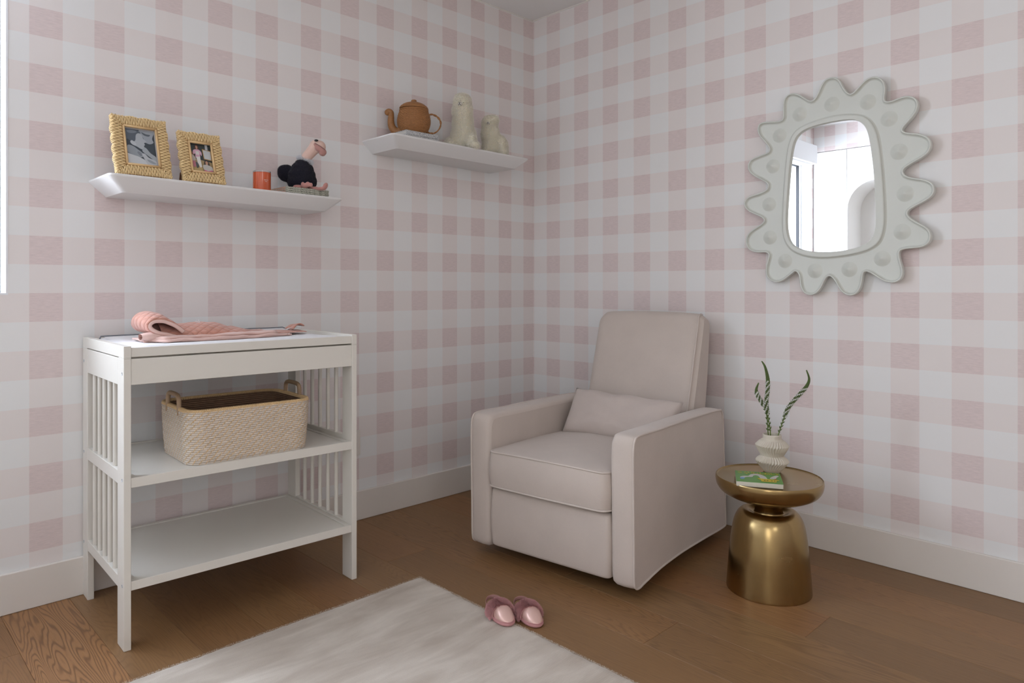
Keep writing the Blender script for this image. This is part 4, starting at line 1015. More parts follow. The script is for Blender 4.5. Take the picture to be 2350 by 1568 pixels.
# ------------------------------------------------------------------ wicker picture frames
M_WICK = simple('golden_wicker', (0.90, 0.65, 0.34), 0.5, nscale=60, nstr=0.2, var=0.16, vscale=40)
M_WICKI = simple('golden_wicker_inner', (0.74, 0.50, 0.25), 0.55); M_EASEL = simple('brown_easel', (0.22, 0.10, 0.055), 0.7, nscale=80, nstr=0.3)
def gcol(name, c): return simple(name, c, 0.35)
def picture(kind, w_, h_):
    """flat print built from cut shapes; returns meshbuilder and materials; u right, v down in 0..1"""
    m = MB(); mats = []
    def layer(poly, col, z, sm=0):
        if col not in [c for c, _ in mats]: mats.append((col, gcol('print_tone', col)))
        mi = [c for c, _ in mats].index(col)
        P = catmull(poly, 4) if sm else poly
        P = [(min(1, max(0, u)), min(1, max(0, v))) for u, v in P]
        n_ = len(P); m.add([(-w_/2+w_*u, -0.0002*z, h_/2-h_*v) for u, v in P], [tuple(range(n_))], mi)
    full = [(0, 0), (1, 0), (1, 1), (0, 1)]
    if kind == 'bw':
        layer(full, (0.045, 0.06, 0.075), 1)
        layer([(0, 0.02), (.25, 0), (.5, .04), (.52, .12), (.38, .2), (.34, .32), (.2, .36), (.06, .3), (0, .3)], (0.10, 0.12, 0.15), 2, 1)
        layer([(.05, .06), (.25, .03), (.4, .06), (.3, .11), (.12, .12)], (0.20, 0.23, 0.27), 3, 1)
        layer([(.5, 0), (1, 0.0), (1, .06), (.92, .22), (.96, .32), (.82, .38), (.66, .34), (.62, .24), (.53, .12)], (0.33, 0.36, 0.40), 2, 1)
        layer([(.56, .06), (.72, .10), (.86, .11), (.80, .16), (.64, .14)], (0.10, 0.12, 0.14), 3, 1)
        layer([(.36, .16), (.46, .10), (.56, .14), (.60, .24), (.68, .30), (.70, .34), (.62, .37), (.64, .42), (.60, .46), (.62, .52), (.52, .56), (.36, .50), (.24, .46), (.22, .38), (.32, .32)], (0.42, 0.45, 0.48), 4, 1)
        layer([(.14, .37), (.20, .33), (.30, .38), (.34, .44), (.26, .47), (.17, .43)], (0.50, 0.53, 0.56), 5, 1)
        layer([(.52, .60), (.60, .50), (.68, .52), (.80, .64), (1, .76), (1, .92), (.86, .82), (.66, .70)], (0.36, 0.39, 0.42), 5, 1)
        layer([(0.02, .5), (.10, .47), (.24, .50), (.38, .58), (.52, .66), (.56, .74), (.46, .80), (.30, .80), (.10, .72), (0, .66)], (0.30, 0.33, 0.36), 6, 1)
        layer([(.34, .66), (.42, .64), (.50, .72), (.44, .76)], (0.20, 0.22, 0.25), 7, 1)
        layer([(0, .70), (.14, .74), (.36, .78), (.54, .84), (.66, .92), (.72, 1), (0, 1)], (0.58, 0.60, 0.62), 7)
        layer([(.50, .70), (.60, .68), (.72, .78), (.90, .84), (1, .90), (1, 1), (.70, 1), (.58, .86)], (0.48, 0.50, 0.53), 8, 1)
        layer([(.66, .84), (.80, .86), (.96, .94), (.84, .95), (.70, .90)], (0.30, 0.33, 0.36), 9, 1)
    else:
        layer(full, (0.35, 0.26, 0.13), 1)
        layer([(0, 0), (1, 0), (1, .62), (0, .5)], (0.035, 0.045, 0.045), 2)
        layer([(.74, 0), (.86, 0), (.86, .2), (.74, .2)], (0.45, 0.47, 0.50), 3)
        layer([(.58, .16), (1, .20), (1, .56), (.62, .52)], (0.42, 0.24, 0.07), 3); layer([(.61, .19), (.97, .225), (.97, .53), (.65, .50)], (0.52, 0.54, 0.55), 4)
        layer([(0, .62), (.4, .66), (.5, .84), (.5, 1), (0, 1)], (0.50, 0.36, 0.16), 3)
        layer([(.26, .10), (.32, .03), (.39, .06), (.42, .18), (.36, .24), (.26, .22)], (0.12, 0.04, 0.02), 5, 1)
        layer([(.29, .09), (.34, .07), (.38, .11), (.36, .18), (.31, .18)], (0.50, 0.28, 0.20), 6, 1)
        layer([(.16, .24), (.30, .20), (.44, .21), (.54, .30), (.52, .42), (.46, .36), (.44, .50), (.24, .50), (.24, .36), (.14, .38)], (0.66, 0.40, 0.50), 6, 1)
        layer([(.26, .27), (.42, .26), (.42, .38), (.27, .39)], (0.68, 0.66, 0.62), 7)
        layer([(.26, .46), (.44, .45), (.48, .80), (.40, .84), (.30, .66)], (0.72, 0.70, 0.66), 7)
        layer([(0, .32), (.08, .28), (.14, .36), (.2, .46), (.2, .60), (.06, .62), (0, .56)], (0.22, 0.10, 0.06), 8, 1); layer([(.0, .42), (.10, .40), (.22, .50), (.20, .60), (.02, .60)], (0.50, 0.44, 0.38), 9, 1)
        layer([(.02, .62), (.18, .62), (.22, .76), (.14, .84), (.04, .78)], (0.48, 0.18, 0.22), 9, 1); layer([(.20, .66), (.30, .68), (.34, .80), (.24, .86)], (0.08, 0.09, 0.09), 10, 1)
        layer([(.60, .66), (.66, .56), (.76, .56), (.84, .66), (.82, .78), (.62, .76)], (0.04, 0.03, 0.03), 10, 1); layer([(.66, .62), (.72, .59), (.78, .63), (.76, .73), (.68, .73)], (0.48, 0.27, 0.18), 11, 1)
        layer([(.52, .76), (.66, .72), (.78, .73), (.96, .80), (.98, .92), (.80, .94), (.58, .92)], (0.52, 0.50, 0.46), 12, 1); layer([(.56, .90), (.74, .94), (.94, .90), (.98, 1), (.6, 1)], (0.62, 0.15, 0.28), 13)
    return m, [q for _, q in mats]
def wicker_frame(label, loc, w_, h_, ow, oh, kind, lean, rz=0):
    T = thing('picture_frame', label, 'picture frame', loc, rz, 'wicker photo frames on the lower shelf')
    T.rotation_euler = (radians(-lean), 0, rz)
    cz = h_/2
    m = MB(); rnd = random.Random(int(w_*1000))
    # stakes and weavers: each rod wraps the border from opening to outer edge, standing proud over two stakes
    def rod(px, pz, dx, dz, L0, L1, ph, nrm=0.0026):
        pts = []
        for k in range(9):
            t_ = k/8; s_ = L0+(L1-L0)*t_
            b_ = 0.0017*sin(ph+t_*3*pi)
            edge = 0.008*(max(0, (t_-0.86)/0.14)**2+max(0, (0.08-t_)/0.08)**2)
            pts.append((px+dx*s_, -0.0115-b_+edge, pz+dz*s_))
        pts.append((px+dx*(L1+0.0012), 0.002, pz+dz*(L1+0.0012)))
        m.tube(pts, nrm, 5)
    def scal(s, L): return 0.0045*abs(sin(pi*s/L))
    bw_ = (w_-ow)/2; bh_ = (h_-oh)/2; st_ = 0.0056
    nh = int(oh/st_); nwv = int(ow/st_)
    nsx = max(3, round(h_/0.040)); nsy = max(3, round(w_/0.045))
    for sgn in (-1, 1):
        for k in range(nh+1):
            z = -oh/2+oh*k/nh; o_ = 0.0048*abs(sin(pi*(z+h_/2)/h_*nsx))
            rod(sgn*ow/2, cz+z, sgn, 0, 0.004, bw_-0.004+o_, (k % 2)*pi)
        for k in range(nwv+1):
            x = -ow/2+ow*k/nwv; o_ = 0.0048*abs(sin(pi*(x+w_/2)/w_*nsy))
            rod(x, cz+sgn*oh/2, 0, sgn, 0.004, bh_-0.004+(o_ if sgn > 0 else 0), (k % 2)*pi)
        for sg2 in (-1, 1):      # mitred corners
            nc = 7
            for k in range(1, nc):
                t_ = k/nc
                x = sgn*(ow/2+bw_*t_*0.98); 
                rod(x, cz+sg2*oh/2, 0, sg2, bh_*t_*0.92, bh_-0.003+0.003*(k == nc), (k % 2)*pi)
                z = cz+sg2*(oh/2+bh_*t_*0.98)
                rod(sgn*ow/2, z, sgn, 0, bw_*t_*0.92, bw_-0.003+0.003*(k == nc), (k % 2)*pi)
    build('woven_border', m, M_WICK, T, smooth=True, kind='stuff')
    m = MB(); f = 0.0045
    # backing border and smooth inner cane
    for a, b in (((-w_/2+.004, -.008, cz-h_/2+.003), (-ow/2, .002, cz+h_/2-.004)), ((ow/2, -.008, cz-h_/2+.003), (w_/2-.004, .002, cz+h_/2-.004)), ((-ow/2, -.008, cz-h_/2+.003), (ow/2, .002, cz-oh/2)), ((-ow/2, -.008, cz+oh/2), (ow/2, .002, cz+h_/2-.004))): m.box(a, b)
    build('border_core', m, simple('wicker_core', (0.30, 0.17, 0.07), 0.7) if 'wicker_core' not in bpy.data.materials else bpy.data.materials['wicker_core'], T)
    m = MB(); lp = [(-ow/2, -0.010, cz-oh/2), (ow/2, -0.010, cz-oh/2), (ow/2, -0.010, cz+oh/2), (-ow/2, -0.010, cz+oh/2)]
    for i in range(4): m.tube([lp[i], lp[(i+1) % 4]], f, 10)
    build('inner_cane', m, M_WICKI, T, smooth=True)
    g = 0.004 if kind == 'bw' else 0
    obj('mount', bx((-ow/2, -0.0020, cz-oh/2), (ow/2, 0.003, cz+oh/2)).mesh(), simple('photo_mount', (0.62, 0.61, 0.62), 0.4), T)
    pm, mats = picture(kind, ow-2*g-.004, oh-2*g-.004)
    pm.v = [(x, y-0.0024, z+cz) for x, y, z in pm.v]
    obj('photograph', pm.mesh(fix=False), mats, T)
    wf = w_*0.40
    m = MB(); m.prism([(-wf, 0.0), (wf, 0.0), (wf, 0.046), (wf-0.02, 0.066), (0.02, 0.11), (-0.02, 0.11), (-wf+0.02, 0.066), (-wf, 0.046)], -0.0015, 0.0015, 'y',
            M=Matrix.Translation((0, 0.078, 0.026)) @ Matrix.Rotation(radians(lean+17), 4, 'X'))
    build('easel_back', m, M_EASEL, T)
    return T
wicker_frame('larger leftmost wicker frame with a black and white photograph', (-2.209, -0.200, z1(-2.209)+.002), 0.189, 0.235, 0.108, 0.150, 'bw', 19)
wicker_frame('smaller wicker frame holding a colour photograph, right of the black and white one', (-2.000, -0.202, z1(-2.0)+.002), 0.161, 0.210, 0.083, 0.122, 'col', 19)

# ------------------------------------------------------------------ candle
CN = thing('candle', 'small coral orange glass candle beside the ostrich toy on the lower shelf', 'candle', (-1.752, -0.152, z1(-1.75)), ROT)
M_CORAL = simple('coral_glass', (0.62, 0.11, 0.035), 0.18, spec=0.6); M_WAX = simple('wax', (0.75, 0.42, 0.30), 0.5)
m = MB(); m.lathe([(0.0335, 0), (0.0345, 0.003), (0.0345, 0.079), (0.0335, 0.080), (0.0325, 0.079), (0.0325, 0.070)], 48); build('jar', m, M_CORAL, CN, angle=40)
m2, n2, l2, b2 = new_mat('clear_glass'); setc(b2, (0.9, 0.88, 0.88)); b2.inputs['Roughness'].default_value = 0.05; b2.inputs['Transmission Weight'].default_value = 0.9
m = MB(); m.lathe([(0.0343, 0.0805), (0.0343, 0.0855), (0.033, 0.086), (0.0325, 0.085), (0.0325, 0.0805)], 48); build('glass_rim', m, m2, CN, angle=40)
m = MB()
for row, (z, a0, a1) in enumerate(((0.047, -58, -28), (0.041, -52, -36))):
    k = a0
    while k < a1:
        w_ = 1.5+1.2*((k*7) % 3)/3
        a, b = radians(k), radians(min(a1, k+w_)); R_ = 0.0347
        m.add([(R_*cos(a), R_*sin(a), z), (R_*cos(b), R_*sin(b), z), (R_*cos(b), R_*sin(b), z+0.0016), (R_*cos(a), R_*sin(a), z+0.0016)], [(0, 1, 2, 3)])
        k += w_+0.7
build('label_print', m, simple('label_white', (0.75, 0.7, 0.66), 0.5), CN)

# ------------------------------------------------------------------ slim books and coasters under the toys
def marble_mat(name, a, b_, sc):
    m, n, l, b = new_mat(name); co = coords(n)
    v = n.new('ShaderNodeTexVoronoi'); v.inputs['Scale'].default_value = sc; l.new(mapping(n, l, co, (1, 1, 2.2)), v.inputs['Vector'])
    r = n.new('ShaderNodeMapRange'); l.new(v.outputs['Distance'], r.inputs[0]); r.inputs['From Min'].default_value = 0.36; r.inputs['From Max'].default_value = 0.75
    c = mixc(n, l, r.outputs[0], a, b_); l.new(c, b.inputs['Base Color']); b.inputs['Roughness'].default_value = 0.6; return m
M_SPK = marble_mat('speckled_board', (0.62, 0.61, 0.52), (0.14, 0.15, 0.10), 260); M_SPK2 = marble_mat('scribble_board', (0.80, 0.80, 0.79), (0.12, 0.12, 0.13), 300)
M_PINKP = simple('peach_pages', (0.62, 0.40, 0.30), 0.7, var=0.1, vscale=60)
lv = ['lowest', 'second lowest', 'second from top', 'topmost']
for k in range(4):
    T = thing('slim_book', '%s thin speckled grey book stacked under the ostrich toy' % lv[k], 'book', (-1.577+0.001*(k % 2), -0.13, z1(-1.577)+0.0079*k+0.0004), radians(0.4*(k % 2)), 'slim books under the ostrich')
    build('spine', bx((-0.098, -0.0725, 0.0), (0.099, -0.0690, 0.0074)), M_SPK, T, bevel=0.001)
    m = MB(); m.box((-0.098, -0.069, 0.0), (0.099, 0.070, 0.0012)); m.box((-0.098, -0.069, 0.0062), (0.099, 0.070, 0.0074)); build('cover', m, M_SPK, T)
    build('pages', bx((-0.0975, -0.0689, 0.0012), (0.0975, 0.068, 0.0062)), M_PINKP, T)
for k in range(2):
    T = thing('slim_book', '%s grey scribble patterned thin book under the wicker teapot' % ('lower' if k == 0 else 'upper'), 'book', (-0.973, -0.122, z2(-0.973)+0.020*k+0.0004), 0, 'slim books under the teapot')
    build('spine', bx((-0.10+.004*k, -0.078, 0), (0.10-.004*k, -0.073, 0.0195)), M_SPK2, T, bevel=0.0015)
    m = MB(); m.box((-0.10+.004*k, -0.073, 0), (0.10-.004*k, 0.07, 0.0015)); m.box((-0.10+.004*k, -0.073, 0.018), (0.10-.004*k, 0.07, 0.0195)); build('cover', m, M_SPK2, T)
    build('pages', bx((-0.098+.004*k, -0.0729, 0.0015), (0.098-.004*k, 0.068, 0.018)), simple('book_pages', (0.66, 0.64, 0.60), 0.8), T)

# ------------------------------------------------------------------ wicker teapot
M_TEA = simple('brown_wicker', (0.345, 0.155, 0.052), 0.5, nscale=160, nstr=0.5, var=0.5, vscale=110, stretch=(1, 1, 2.5))
TP = thing('wicker_teapot', 'toy teapot woven from brown wicker on the upper shelf', 'teapot', (-0.972, -0.128, z2(-0.972)+0.0408), ROT)
TP.scale = (1.07, 1.07, 1.04)
def weave_lathe(prof, rows, seg, name, amp=0.0016, stakes=24):
    P = catmull(prof, 10, closed=False)
    L = [0]
    for a, b in zip(P[:-1], P[1:]): L.append(L[-1]+math.dist(a, b))
    pts = []
    nr = rows*4
    for j in range(nr+1):
        s_ = L[-1]*j/nr
        for i in range(len(L)-1):
            if s_ <= L[i+1]+1e-9: break
        t_ = (s_-L[i])/(L[i+1]-L[i]+1e-9); pts.append((P[i][0]+(P[i+1][0]-P[i][0])*t_, P[i][1]+(P[i+1][1]-P[i][1])*t_))
    def rf(r, z, a, j):
        row = j//4; f = sin(pi*((j % 4)+0.0)/4)
        return r+amp*(cos(a*stakes/1.0*0.5*2+row*pi)*0.55*f+0.7*f)
    m = MB(); m.lathe(pts, seg, rfun=rf); return m
m = weave_lathe([(0.040, 0), (0.052, 0.004), (0.066, 0.028), (0.0725, 0.055), (0.070, 0.082), (0.063, 0.104), (0.060, 0.110)], 24, 176, 'b', amp=0.0034, stakes=26)
build('pot_body', m, M_TEA, TP, smooth=True)
m = MB(); m.tube([(0.0625*cos(2*pi*k/60), 0.0625*sin(2*pi*k/60), 0.111) for k in range(60)], 0.0038, 8, closed=True); build('rim', m, M_TEA, TP, smooth=True)
lid = MB(); lp_ = catmull([(0.062, 0.0), (0.065, 0.003), (0.060, 0.012), (0.044, 0.024), (0.022, 0.0315), (0.012, 0.033)], 6, closed=False)
lid.lathe(lp_, 60, rfun=lambda r, z, a, j: r+0.0008*sin(j*2.1), M=Matrix.Translation((0, 0, 0.1165)) @ Matrix.Rotation(radians(2), 4, 'Y'))
LD = build('lid', lid, M_TEA, TP, smooth=True)
m = MB(); m.lathe(catmull([(0.009, 0), (0.012, 0.003), (0.0125, 0.009), (0.010, 0.0125), (0.003, 0.0140)], 4, closed=False), 20, M=Matrix.Translation((0, 0, 0.148))); build('lid_knob', m, M_TEA, LD, smooth=True)
sp = catmull([(-0.050, 0, 0.026), (-0.066, 0, 0.014), (-0.084, 0, 0.017), (-0.099, 0, 0.036), (-0.1035, 0, 0.062), (-0.1025, 0, 0.088), (-0.104, 0, 0.102), (-0.112, 0, 0.108), (-0.119, 0, 0.104)], 10, closed=False)
m = MB(); rad = []
for i in range(len(sp)):
    t_ = i/(len(sp)-1); rad.append((0.021-0.0075*min(1, t_/0.6)-0.0008*(t_ > .6))+0.0007*(i % 2))
rad[-1] *= .8; m.tube(sp, rad, 20); m.ball((-0.1185, 0, 0.1035), (0.0135, 0.0135, 0.0145), 20, 14); build('spout', m, M_TEA, TP, smooth=True)
m = MB()
hc = catmull([(0.066, 0, 0.092), (0.085, 0, 0.093), (0.108, 0, 0.080), (0.121, 0, 0.056), (0.116, 0, 0.030), (0.098, 0, 0.010), (0.078, 0, 0.006), (0.055, 0, 0.013)], 10, closed=False)
for ph in (0, pi):
    tw = []
    for i, p in enumerate(hc):
        a = i*0.42+ph; tw.append((p[0]+0.0016*cos(a), 0.0022*sin(a), p[2]+0.0016*cos(a)))
    m.tube(tw, 0.0029, 8)
build('pot_handle', m, M_TEA, TP, smooth=True)

# ------------------------------------------------------------------ plush toys
def blob(parts, voxel, name, mat, parent, smooth_it=4):
    """one continuous skin over overlapping ellipsoids (center, radii, tilt)"""
    m = MB()
    for c, r, tilt in parts:
        R_ = Matrix.Rotation(radians(tilt), 3, 'Y') if not isinstance(tilt, tuple) else (Matrix.Rotation(radians(tilt[1]), 3, 'Y') @ Matrix.Rotation(radians(tilt[0]), 3, 'X'))
        m.ball(c, r, 24, 16, R=R_)
    o = build(name, m, mat, parent, smooth=True)
    r = o.modifiers.new('remesh', 'REMESH'); r.mode = 'VOXEL'; r.voxel_size = voxel; r.use_smooth_shade = True
    s = o.modifiers.new('smooth', 'SMOOTH'); s.factor = 0.6; s.iterations = smooth_it
    dg = bpy.context.evaluated_depsgraph_get(); me = bpy.data.meshes.new_from_object(o.evaluated_get(dg))
    o.modifiers.clear(); old = o.data; o.data = me; bpy.data.meshes.remove(old)
    me.polygons.foreach_set('use_smooth', [True]*len(me.polygons))
    return o
def fur(src, n, ln, wd, mat, parent, comb=(0, 0, -0.5), seed=1, mask=None, name='fur', clump=0.0):
    me = src.data; rnd = random.Random(seed); polys = me.polygons; cum = []; t_ = 0
    for p in polys: t_ += p.area; cum.append(t_)
    import bisect
    m = MB(); vs = []; fs = []
    cmb = Vector(comb)
    for k in range(n):
        p = polys[bisect.bisect_left(cum, rnd.random()*t_)]; c = p.center
        if mask and not mask(c): continue
        vsx = [me.vertices[i].co for i in p.vertices]; w_ = [rnd.random() for _ in vsx]; s_ = sum(w_)
        q = sum((v*(a/s_) for v, a in zip(vsx, w_)), Vector((0, 0, 0)))
        nn = p.normal
        cl = Vector((noise.noise(q*60), noise.noise(q*60+Vector((9, 0, 0))), noise.noise(q*60+Vector((0, 9, 0)))))*clump
        d = (nn*0.9+cmb*(0.6+0.5*rnd.random())+cl+Vector((rnd.gauss(0, .3), rnd.gauss(0, .3), rnd.gauss(0, .3)))).normalized()
        L_ = ln*rnd.uniform(.6, 1.15); sd = d.cross(nn)
        if sd.length < 1e-4: sd = d.orthogonal()
        sd = sd.normalized()*wd; b0 = len(vs)
        vs += [tuple(q-sd), tuple(q+sd), tuple(q+d*L_*0.6+cmb*L_*0.12+sd*.6), tuple(q+d*L_*0.9+cmb*L_*0.45)]
        fs += [(b0, b0+1, b0+2), (b0, b0+2, b0+3)]
    m.v = vs; m.f = fs; m.mi = [0]*len(fs)
    return obj(name, m.mesh(fix=False, smooth=True), mat, parent, kind='stuff')
def fur_mat(name, c, tr=0.45, var=0.1):
    m, n, l, b = new_mat(name); b.inputs['Roughness'].default_value = 0.8; b.inputs['Specular IOR Level'].default_value = 0.15
    f = noise_n(n, l, coords(n), 30, 3); cc = mixc(n, l, f, [x*(1-var) for x in c], [min(1, x*(1+var)) for x in c]); l.new(cc, b.inputs['Base Color'])
    t_ = n.new('ShaderNodeBsdfTranslucent'); l.new(cc, t_.inputs[0]); x_ = n.new('ShaderNodeMixShader'); x_.inputs[0].default_value = tr
    l.new(b.outputs[0], x_.inputs[1]); l.new(t_.outputs[0], x_.inputs[2]); l.new(x_.outputs[0], n['Material Output'].inputs['Surface']); return m
def plush_mat(name, c, rough=0.9, var=0.12, sheen=0.3):
    q = simple(name, c, rough, nscale=300, nstr=0.3, var=var*(0.3 if c[0] > .9 else 1), vscale=30, sheen=sheen, spec=0.15)
    if c[0] > 0.9:
        b_ = q.node_tree.nodes['Principled BSDF']; b_.inputs['Subsurface Weight'].default_value = 0.35; b_.inputs['Subsurface Radius'].default_value = (1, 0.8, 0.5); b_.inputs['Subsurface Scale'].default_value = 0.01
    return q
M_CREAM = plush_mat('cream_wool', (0.99, 0.92, 0.78)); M_CFUR = fur_mat('cream_fur', (0.99, 0.955, 0.875), 0.5, 0.03); M_INK = simple('black_thread', (0.02, 0.018, 0.02), 0.5)
def alpaca(label, x, y, s, mir):
    T = thing('plush_alpaca', label, 'soft toy', (x, y, z2(x)+.001), ROT+radians(-6))
    T['group'] = 'plush alpacas on the upper shelf'
    k = s
    parts = [((0, 0, 0.175*k), (0.043*k, 0.042*k, 0.055*k), 0), ((0.002*k, 0, 0.12*k), (0.044*k, 0.042*k, 0.07*k), 0), ((0.004*k, 0.004*k, 0.062*k), (0.054*k, 0.054*k, 0.062*k), 0),
             ((-0.012*k, 0.012*k, 0.032*k), (0.072*k, 0.060*k, 0.034*k), 0), ((0, 0, 0.215*k), (0.038*k, 0.038*k, 0.038*k), 0),
             ((0.042*k*mir, -0.035*k, 0.032*k), (0.022*k, 0.028*k, 0.034*k), 15*mir), ((0.060*k*mir, -0.045*k, 0.016*k), (0.024*k, 0.030*k, 0.016*k), 20*mir), ((-0.045*k*mir, -0.035*k, 0.020*k), (0.026*k, 0.028*k, 0.020*k), 0)]
    if mir < 0:
        parts = [((-0.008*k, 0, 0.185*k), (0.044*k, 0.042*k, 0.046*k), 0), ((-0.006*k, 0, 0.12*k), (0.050*k, 0.046*k, 0.072*k), 0), ((0, 0, 0.05*k), (0.052*k, 0.050*k, 0.054*k), 0),
                 ((0.052*k, 0.012*k, 0.062*k), (0.040*k, 0.045*k, 0.062*k), -16), ((0.066*k, 0.0, 0.022*k), (0.030*k, 0.035*k, 0.026*k), 0), ((-0.02*k, -0.03*k, 0.022*k), (0.026*k, 0.026*k, 0.026*k), 0), ((0.018*k, 0.0, 0.205*k), (0.024*k, 0.03*k, 0.026*k), 0)]
    b = blob(parts, 0.005, 'body', M_CREAM, T)
    fz = 0.196*k if mir > 0 else 0.178*k; fxx = -0.004*k if mir > 0 else -0.012*k
    face = Vector((fxx, -0.045*k, fz))
    fur(b, 34000 if mir > 0 else 26000, 0.0105*k, 0.0006, M_CFUR, T, comb=(0, 0, -0.35), seed=int(k*10), mask=lambda c: (c-face).length > 0.0105*k, clump=0.45)
    sn = blob([((fxx, -0.043*k, fz), (0.0095*k, 0.0122*k, 0.0088*k), 0)], 0.0018, 'muzzle', plush_mat('muzzle_wool', (0.80, 0.77, 0.70)), T, 2)
    m = MB(); y_ = -0.0558*k; q = 0.0050*k
    for a, c in (((0, 0), (0, 0.004*k)), ((0, 0), (-q, -q*.9)), ((0, 0), (q*1.3, -q*.9)), ((0, 0.004*k), (-q*.7, q)), ((0, 0.004*k), (q*.7, q*.9))):
        m.tube([(fxx+a[0], y_+abs(a[0])*.6, fz+a[1]-0.002), (fxx+(a[0]+c[0])/2, y_+0.0004+abs(c[0])*.2, fz+(a[1]+c[1])/2-0.002), (fxx+c[0], y_+abs(c[0])*.75, fz+c[1]-0.002)], 0.0011*k, 6)
    build('stitched_nose', m, M_INK, T, smooth=True)
    for sg in (1,):
        m = MB(); m.ball((fxx+sg*0.0155*k, -0.0435*k, fz+0.007*k), 0.0015*k, 10, 8); build('eye', m, M_INK, T, smooth=True)
    for sg in (-1, 1):
        e_ = blob([((fxx+sg*0.022*k, 0.0, (0.240 if mir > 0 else 0.218)*k), (0.008*k, 0.006*k, 0.013*k), sg*18)], 0.002, 'ear', M_CREAM, T, 2)
alpaca('tall cream woolly toy alpaca sitting beside the wicker teapot', -0.686, -0.155, 1.14, 1)
alpaca('small cream woolly toy alpaca at the right end of the upper shelf', -0.480, -0.150, 0.93, -1)

OS = thing('plush_ostrich', 'plush ostrich toy with dark furry body and pale pink neck on slim books', 'soft toy', (-1.560, -0.128, z1(-1.56)+0.0325), ROT)
M_NAVY = plush_mat('dark_plush', (0.018, 0.017, 0.028), sheen=0.15); M_SKIN = plush_mat('pale_pink_plush', (0.72, 0.50, 0.42)); M_BEAK = plush_mat('rosy_plush', (0.48, 0.25, 0.22)); M_WF = plush_mat('white_fluff', (0.62, 0.62, 0.66)); M_WFUR = fur_mat('white_fluff_tips', (0.85, 0.86, 0.88), 0.5); M_FOOT = plush_mat('foot_plush', (0.52, 0.25, 0.22))
K = 0.00186
def op(px, py, d=0): return ((px-690)*K, d, (432-py)*K)
b = blob([(op(689, 412), (0.060, 0.055, 0.042), 0), (op(688, 398), (0.056, 0.052, 0.040), 0), (op(689, 385), (0.046, 0.044, 0.034), 0), (op(691, 374), (0.034, 0.034, 0.024), 0), (op(702, 412), (0.036, 0.042, 0.034), 0)], 0.0045, 'body', M_NAVY, OS)
fur(b, 20000, 0.0048, 0.00045, M_NAVY, OS, comb=(0, 0, -0.45), seed=4, clump=0.35)
tl = blob([(op(652, 392, 0.01), (0.036, 0.025, 0.035), 25), (op(645, 388, 0.01), (0.024, 0.022, 0.026), 0), (op(664, 406, 0.01), (0.024, 0.02, 0.020), 0)], 0.004, 'tail', M_NAVY, OS)
fur(tl, 8500, 0.0046, 0.00045, M_NAVY, OS, comb=(-0.2, 0, -0.3), seed=5, name='tail_fur', clump=0.35)
cr = blob([(op(688, 360), (0.017, 0.020, 0.009), 20), (op(698, 364), (0.020, 0.022, 0.009), 24), (op(706, 368), (0.012, 0.016, 0.008), 24)], 0.003, 'collar', M_WF, OS)
fur(cr, 4500, 0.011, 0.0005, M_WFUR, OS, comb=(0, 0, -0.05), seed=6, name='collar_fur', clump=0.6)
hd = [(op(697, 362), (0.021, 0.021, 0.016), 30)]
for t_ in range(7):
    f = t_/6; hd.append((op(698+21*f, 358-24*f), (0.0215+0.004*f, 0.021, 0.021), 30))
hd += [(op(722, 331), (0.030, 0.027, 0.027), 15), (op(729, 333), (0.026, 0.026, 0.027), 0)]
blob(hd, 0.003, 'neck_and_head', M_SKIN, OS, 3)
blob([(op(730, 338, -0.012), (0.026, 0.021, 0.015), 38), (op(737, 344, -0.010), (0.019, 0.019, 0.015), 45), (op(736, 350, -0.010), (0.013, 0.016, 0.009), 20), (op(722, 330, -0.016), (0.010, 0.014, 0.008), 40)], 0.0022, 'beak', M_BEAK, OS, 3)
m = MB(); m.tube([op(723, 327, -0.0290), op(730, 331.5, -0.0335), op(738, 337, -0.0305), op(744, 342, -0.0225)], 0.0007, 6); build('mouth_seam', m, simple('seam_thread', (0.16, 0.08, 0.08), 0.8), OS, smooth=True)
m = MB(); m.ball(op(725, 321, -0.0265), (0.0090, 0.004, 0.0048), 16, 10, R=Matrix.Rotation(radians(5), 3, 'Y')); ey = build('eye', m, simple('eye_black', (0.01, 0.008, 0.012), 0.12), OS, smooth=True)
m = MB(); m.ball(op(721.5, 320.5, -0.0300), 0.0013, 8, 6); build('eye_glint', m, M_PETAL, ey, smooth=True)
blob([(op(687, 427, -0.038), (0.024, 0.016, 0.010), 0), (op(704, 426, -0.050), (0.013, 0.014, 0.012), -10), (op(710, 423, -0.055), (0.010, 0.010, 0.012), 0), (op(717, 424, -0.052), (0.007, 0.009, 0.010), 0), (op(699, 423, -0.055), (0.008, 0.010, 0.011), 0)], 0.0025, 'leg', M_FOOT, OS, 3)
blob([(op(722, 430, -0.030), (0.028, 0.012, 0.008), 4), (op(738, 431, -0.034), (0.020, 0.014, 0.008), 0), (op(747, 425, -0.036), (0.010, 0.013, 0.015), 25)], 0.0025, 'leg', M_FOOT, OS, 3)
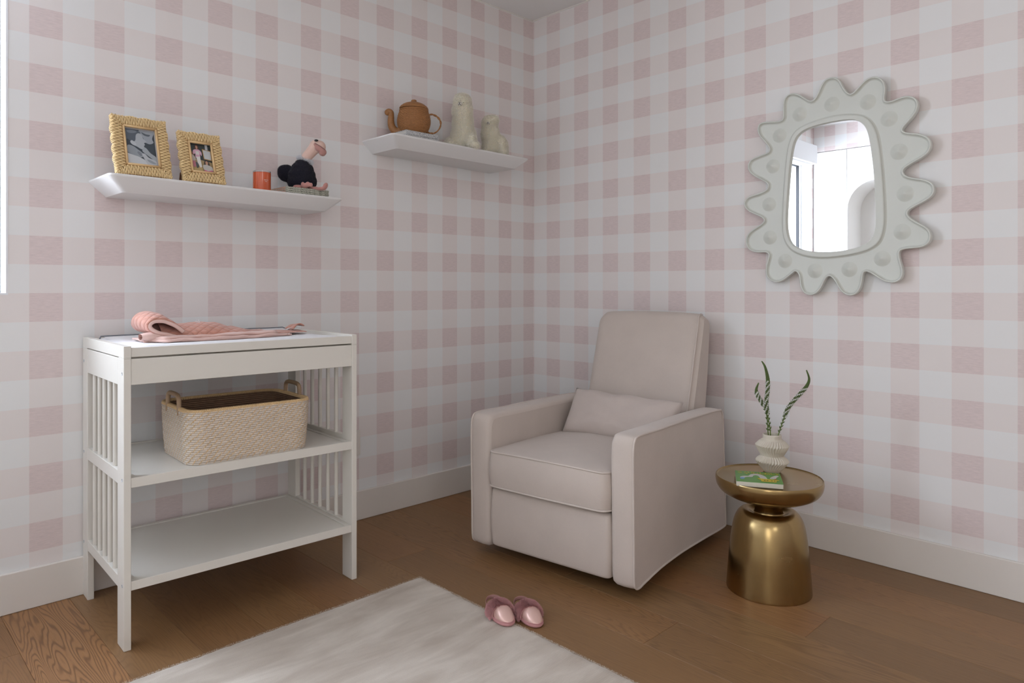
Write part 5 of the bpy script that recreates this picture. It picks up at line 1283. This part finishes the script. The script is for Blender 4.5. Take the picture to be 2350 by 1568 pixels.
# ------------------------------------------------------------------ baby slippers
M_SLP = simple('rose_fur', (0.62, 0.34, 0.34), 0.9, var=0.2, vscale=60, sheen=0.4, spec=0.1); M_SFUR = fur_mat('rose_fur_tips', (0.74, 0.44, 0.44), 0.4); M_SAT = simple('rose_satin', (0.78, 0.52, 0.46), 0.33, metal=0.35, nscale=40, nstr=0.25, dist=0.002); M_SOLE = simple('rose_suede', (0.55, 0.27, 0.27), 0.9, nscale=300, nstr=0.4); M_BAND = simple('rose_elastic', (0.42, 0.22, 0.20), 0.7)
def slipper(label, x, y, z, ang, seed, fl, tilt=0):
    T = thing('baby_slipper', label, 'slipper', (x, y, z), ang, 'pair of baby slippers'); T.rotation_euler = (tilt, 0, ang); T.scale = (1.08, 1.08, 1.05)
    # local: +y is the toe, x across
    def sole(t_, k=1.0):
        a = 2*pi*t_; y_ = 0.064*sin(a); w_ = 0.031+0.0035*sin(a)-0.004*max(0, -sin(a))
        return (w_*cos(a)*k, y_*(1 if k == 1 else k))
    m = MB(); rows = [(0.93, 0.0), (1.0, 0.002), (1.05, 0.006), (1.03, 0.010), (0.94, 0.0125)]
    N = 48; vs = []
    for k, zz in rows: vs += [(sole(i/N, 1)[0]*k, sole(i/N, 1)[1]*k, zz) for i in range(N)]
    m.add(vs, [(j*N+i, j*N+(i+1) % N, (j+1)*N+(i+1) % N, (j+1)*N+i) for j in range(len(rows)-1) for i in range(N)]+[tuple(range(N-1, -1, -1)), tuple((len(rows)-1)*N+i for i in range(N))])
    build('sole', m, M_SOLE, T, smooth=True, angle=60)
    def toe(u, v):       # dome over the front
        a = pi*u; yb = 0.006+0.058*(1-v); 
        y_ = 0.002+(0.060)*sin(v*pi/2); w_ = 0.0295*sqrt(max(0, 1-(max(0, y_-0.006)/0.056)**2.4)) if y_ < 0.062 else 0
        hh = 0.034*(1-(max(0, y_)/0.064)**2.2)
        return (w_*cos(a), y_, 0.0115+max(0.0, hh)*sin(a)**0.8+0.0008*noise.noise((u*6, v*6, seed)))
    m = MB(); m.grid(toe, 28, 22); build('satin_toe', m, M_SAT, T, smooth=True)
    def cuff(u, v):
        a = pi*u; y_ = -0.028+0.038*v; return (0.034*cos(a), y_-0.004*sin(a), 0.008+(0.036+0.004*sin(pi*v))*sin(a)**0.75+0.0)
    m = MB(); m.grid(cuff, 30, 12); c = build('fur_cuff', m, M_SLP, T, smooth=True)
    s = c.modifiers.new('s', 'SOLIDIFY'); s.thickness = 0.004; s.offset = 0
    fur(c, 15000, 0.0125, 0.00045, M_SFUR, T, comb=(0, 0.30, -0.30), seed=seed, clump=0.8)
    bp2 = catmull([(-0.029, -0.020, 0.020), (-0.029, -0.048, 0.026), (-0.018, -0.068, 0.033), (0, -0.074, 0.035), (0.018, -0.068, 0.033), (0.029, -0.048, 0.026), (0.029, -0.020, 0.020)], 6, closed=False)
    m = MB(); m.tube(bp2, 0.0065, 8, up=(0, 0, 1), flat=(1.0, 0.16)); build('heel_strap', m, M_BAND, T, smooth=True)
    m = MB(); m.tube([(sole(i/N, 0.99)[0], sole(i/N, 0.99)[1], 0.0125) for i in range(N)], 0.0016, 6, closed=True); build('welt', m, M_SOLE, T, smooth=True)
    return T
slipper('left pink furry baby slipper standing on the edge of the rug', -1.414, -1.190, 0.0105, radians(161), 3, 1)
slipper('right pink furry baby slipper on the bare oak floor beside the rug', -1.338, -1.246, 0.0004, radians(160), 8, 2)
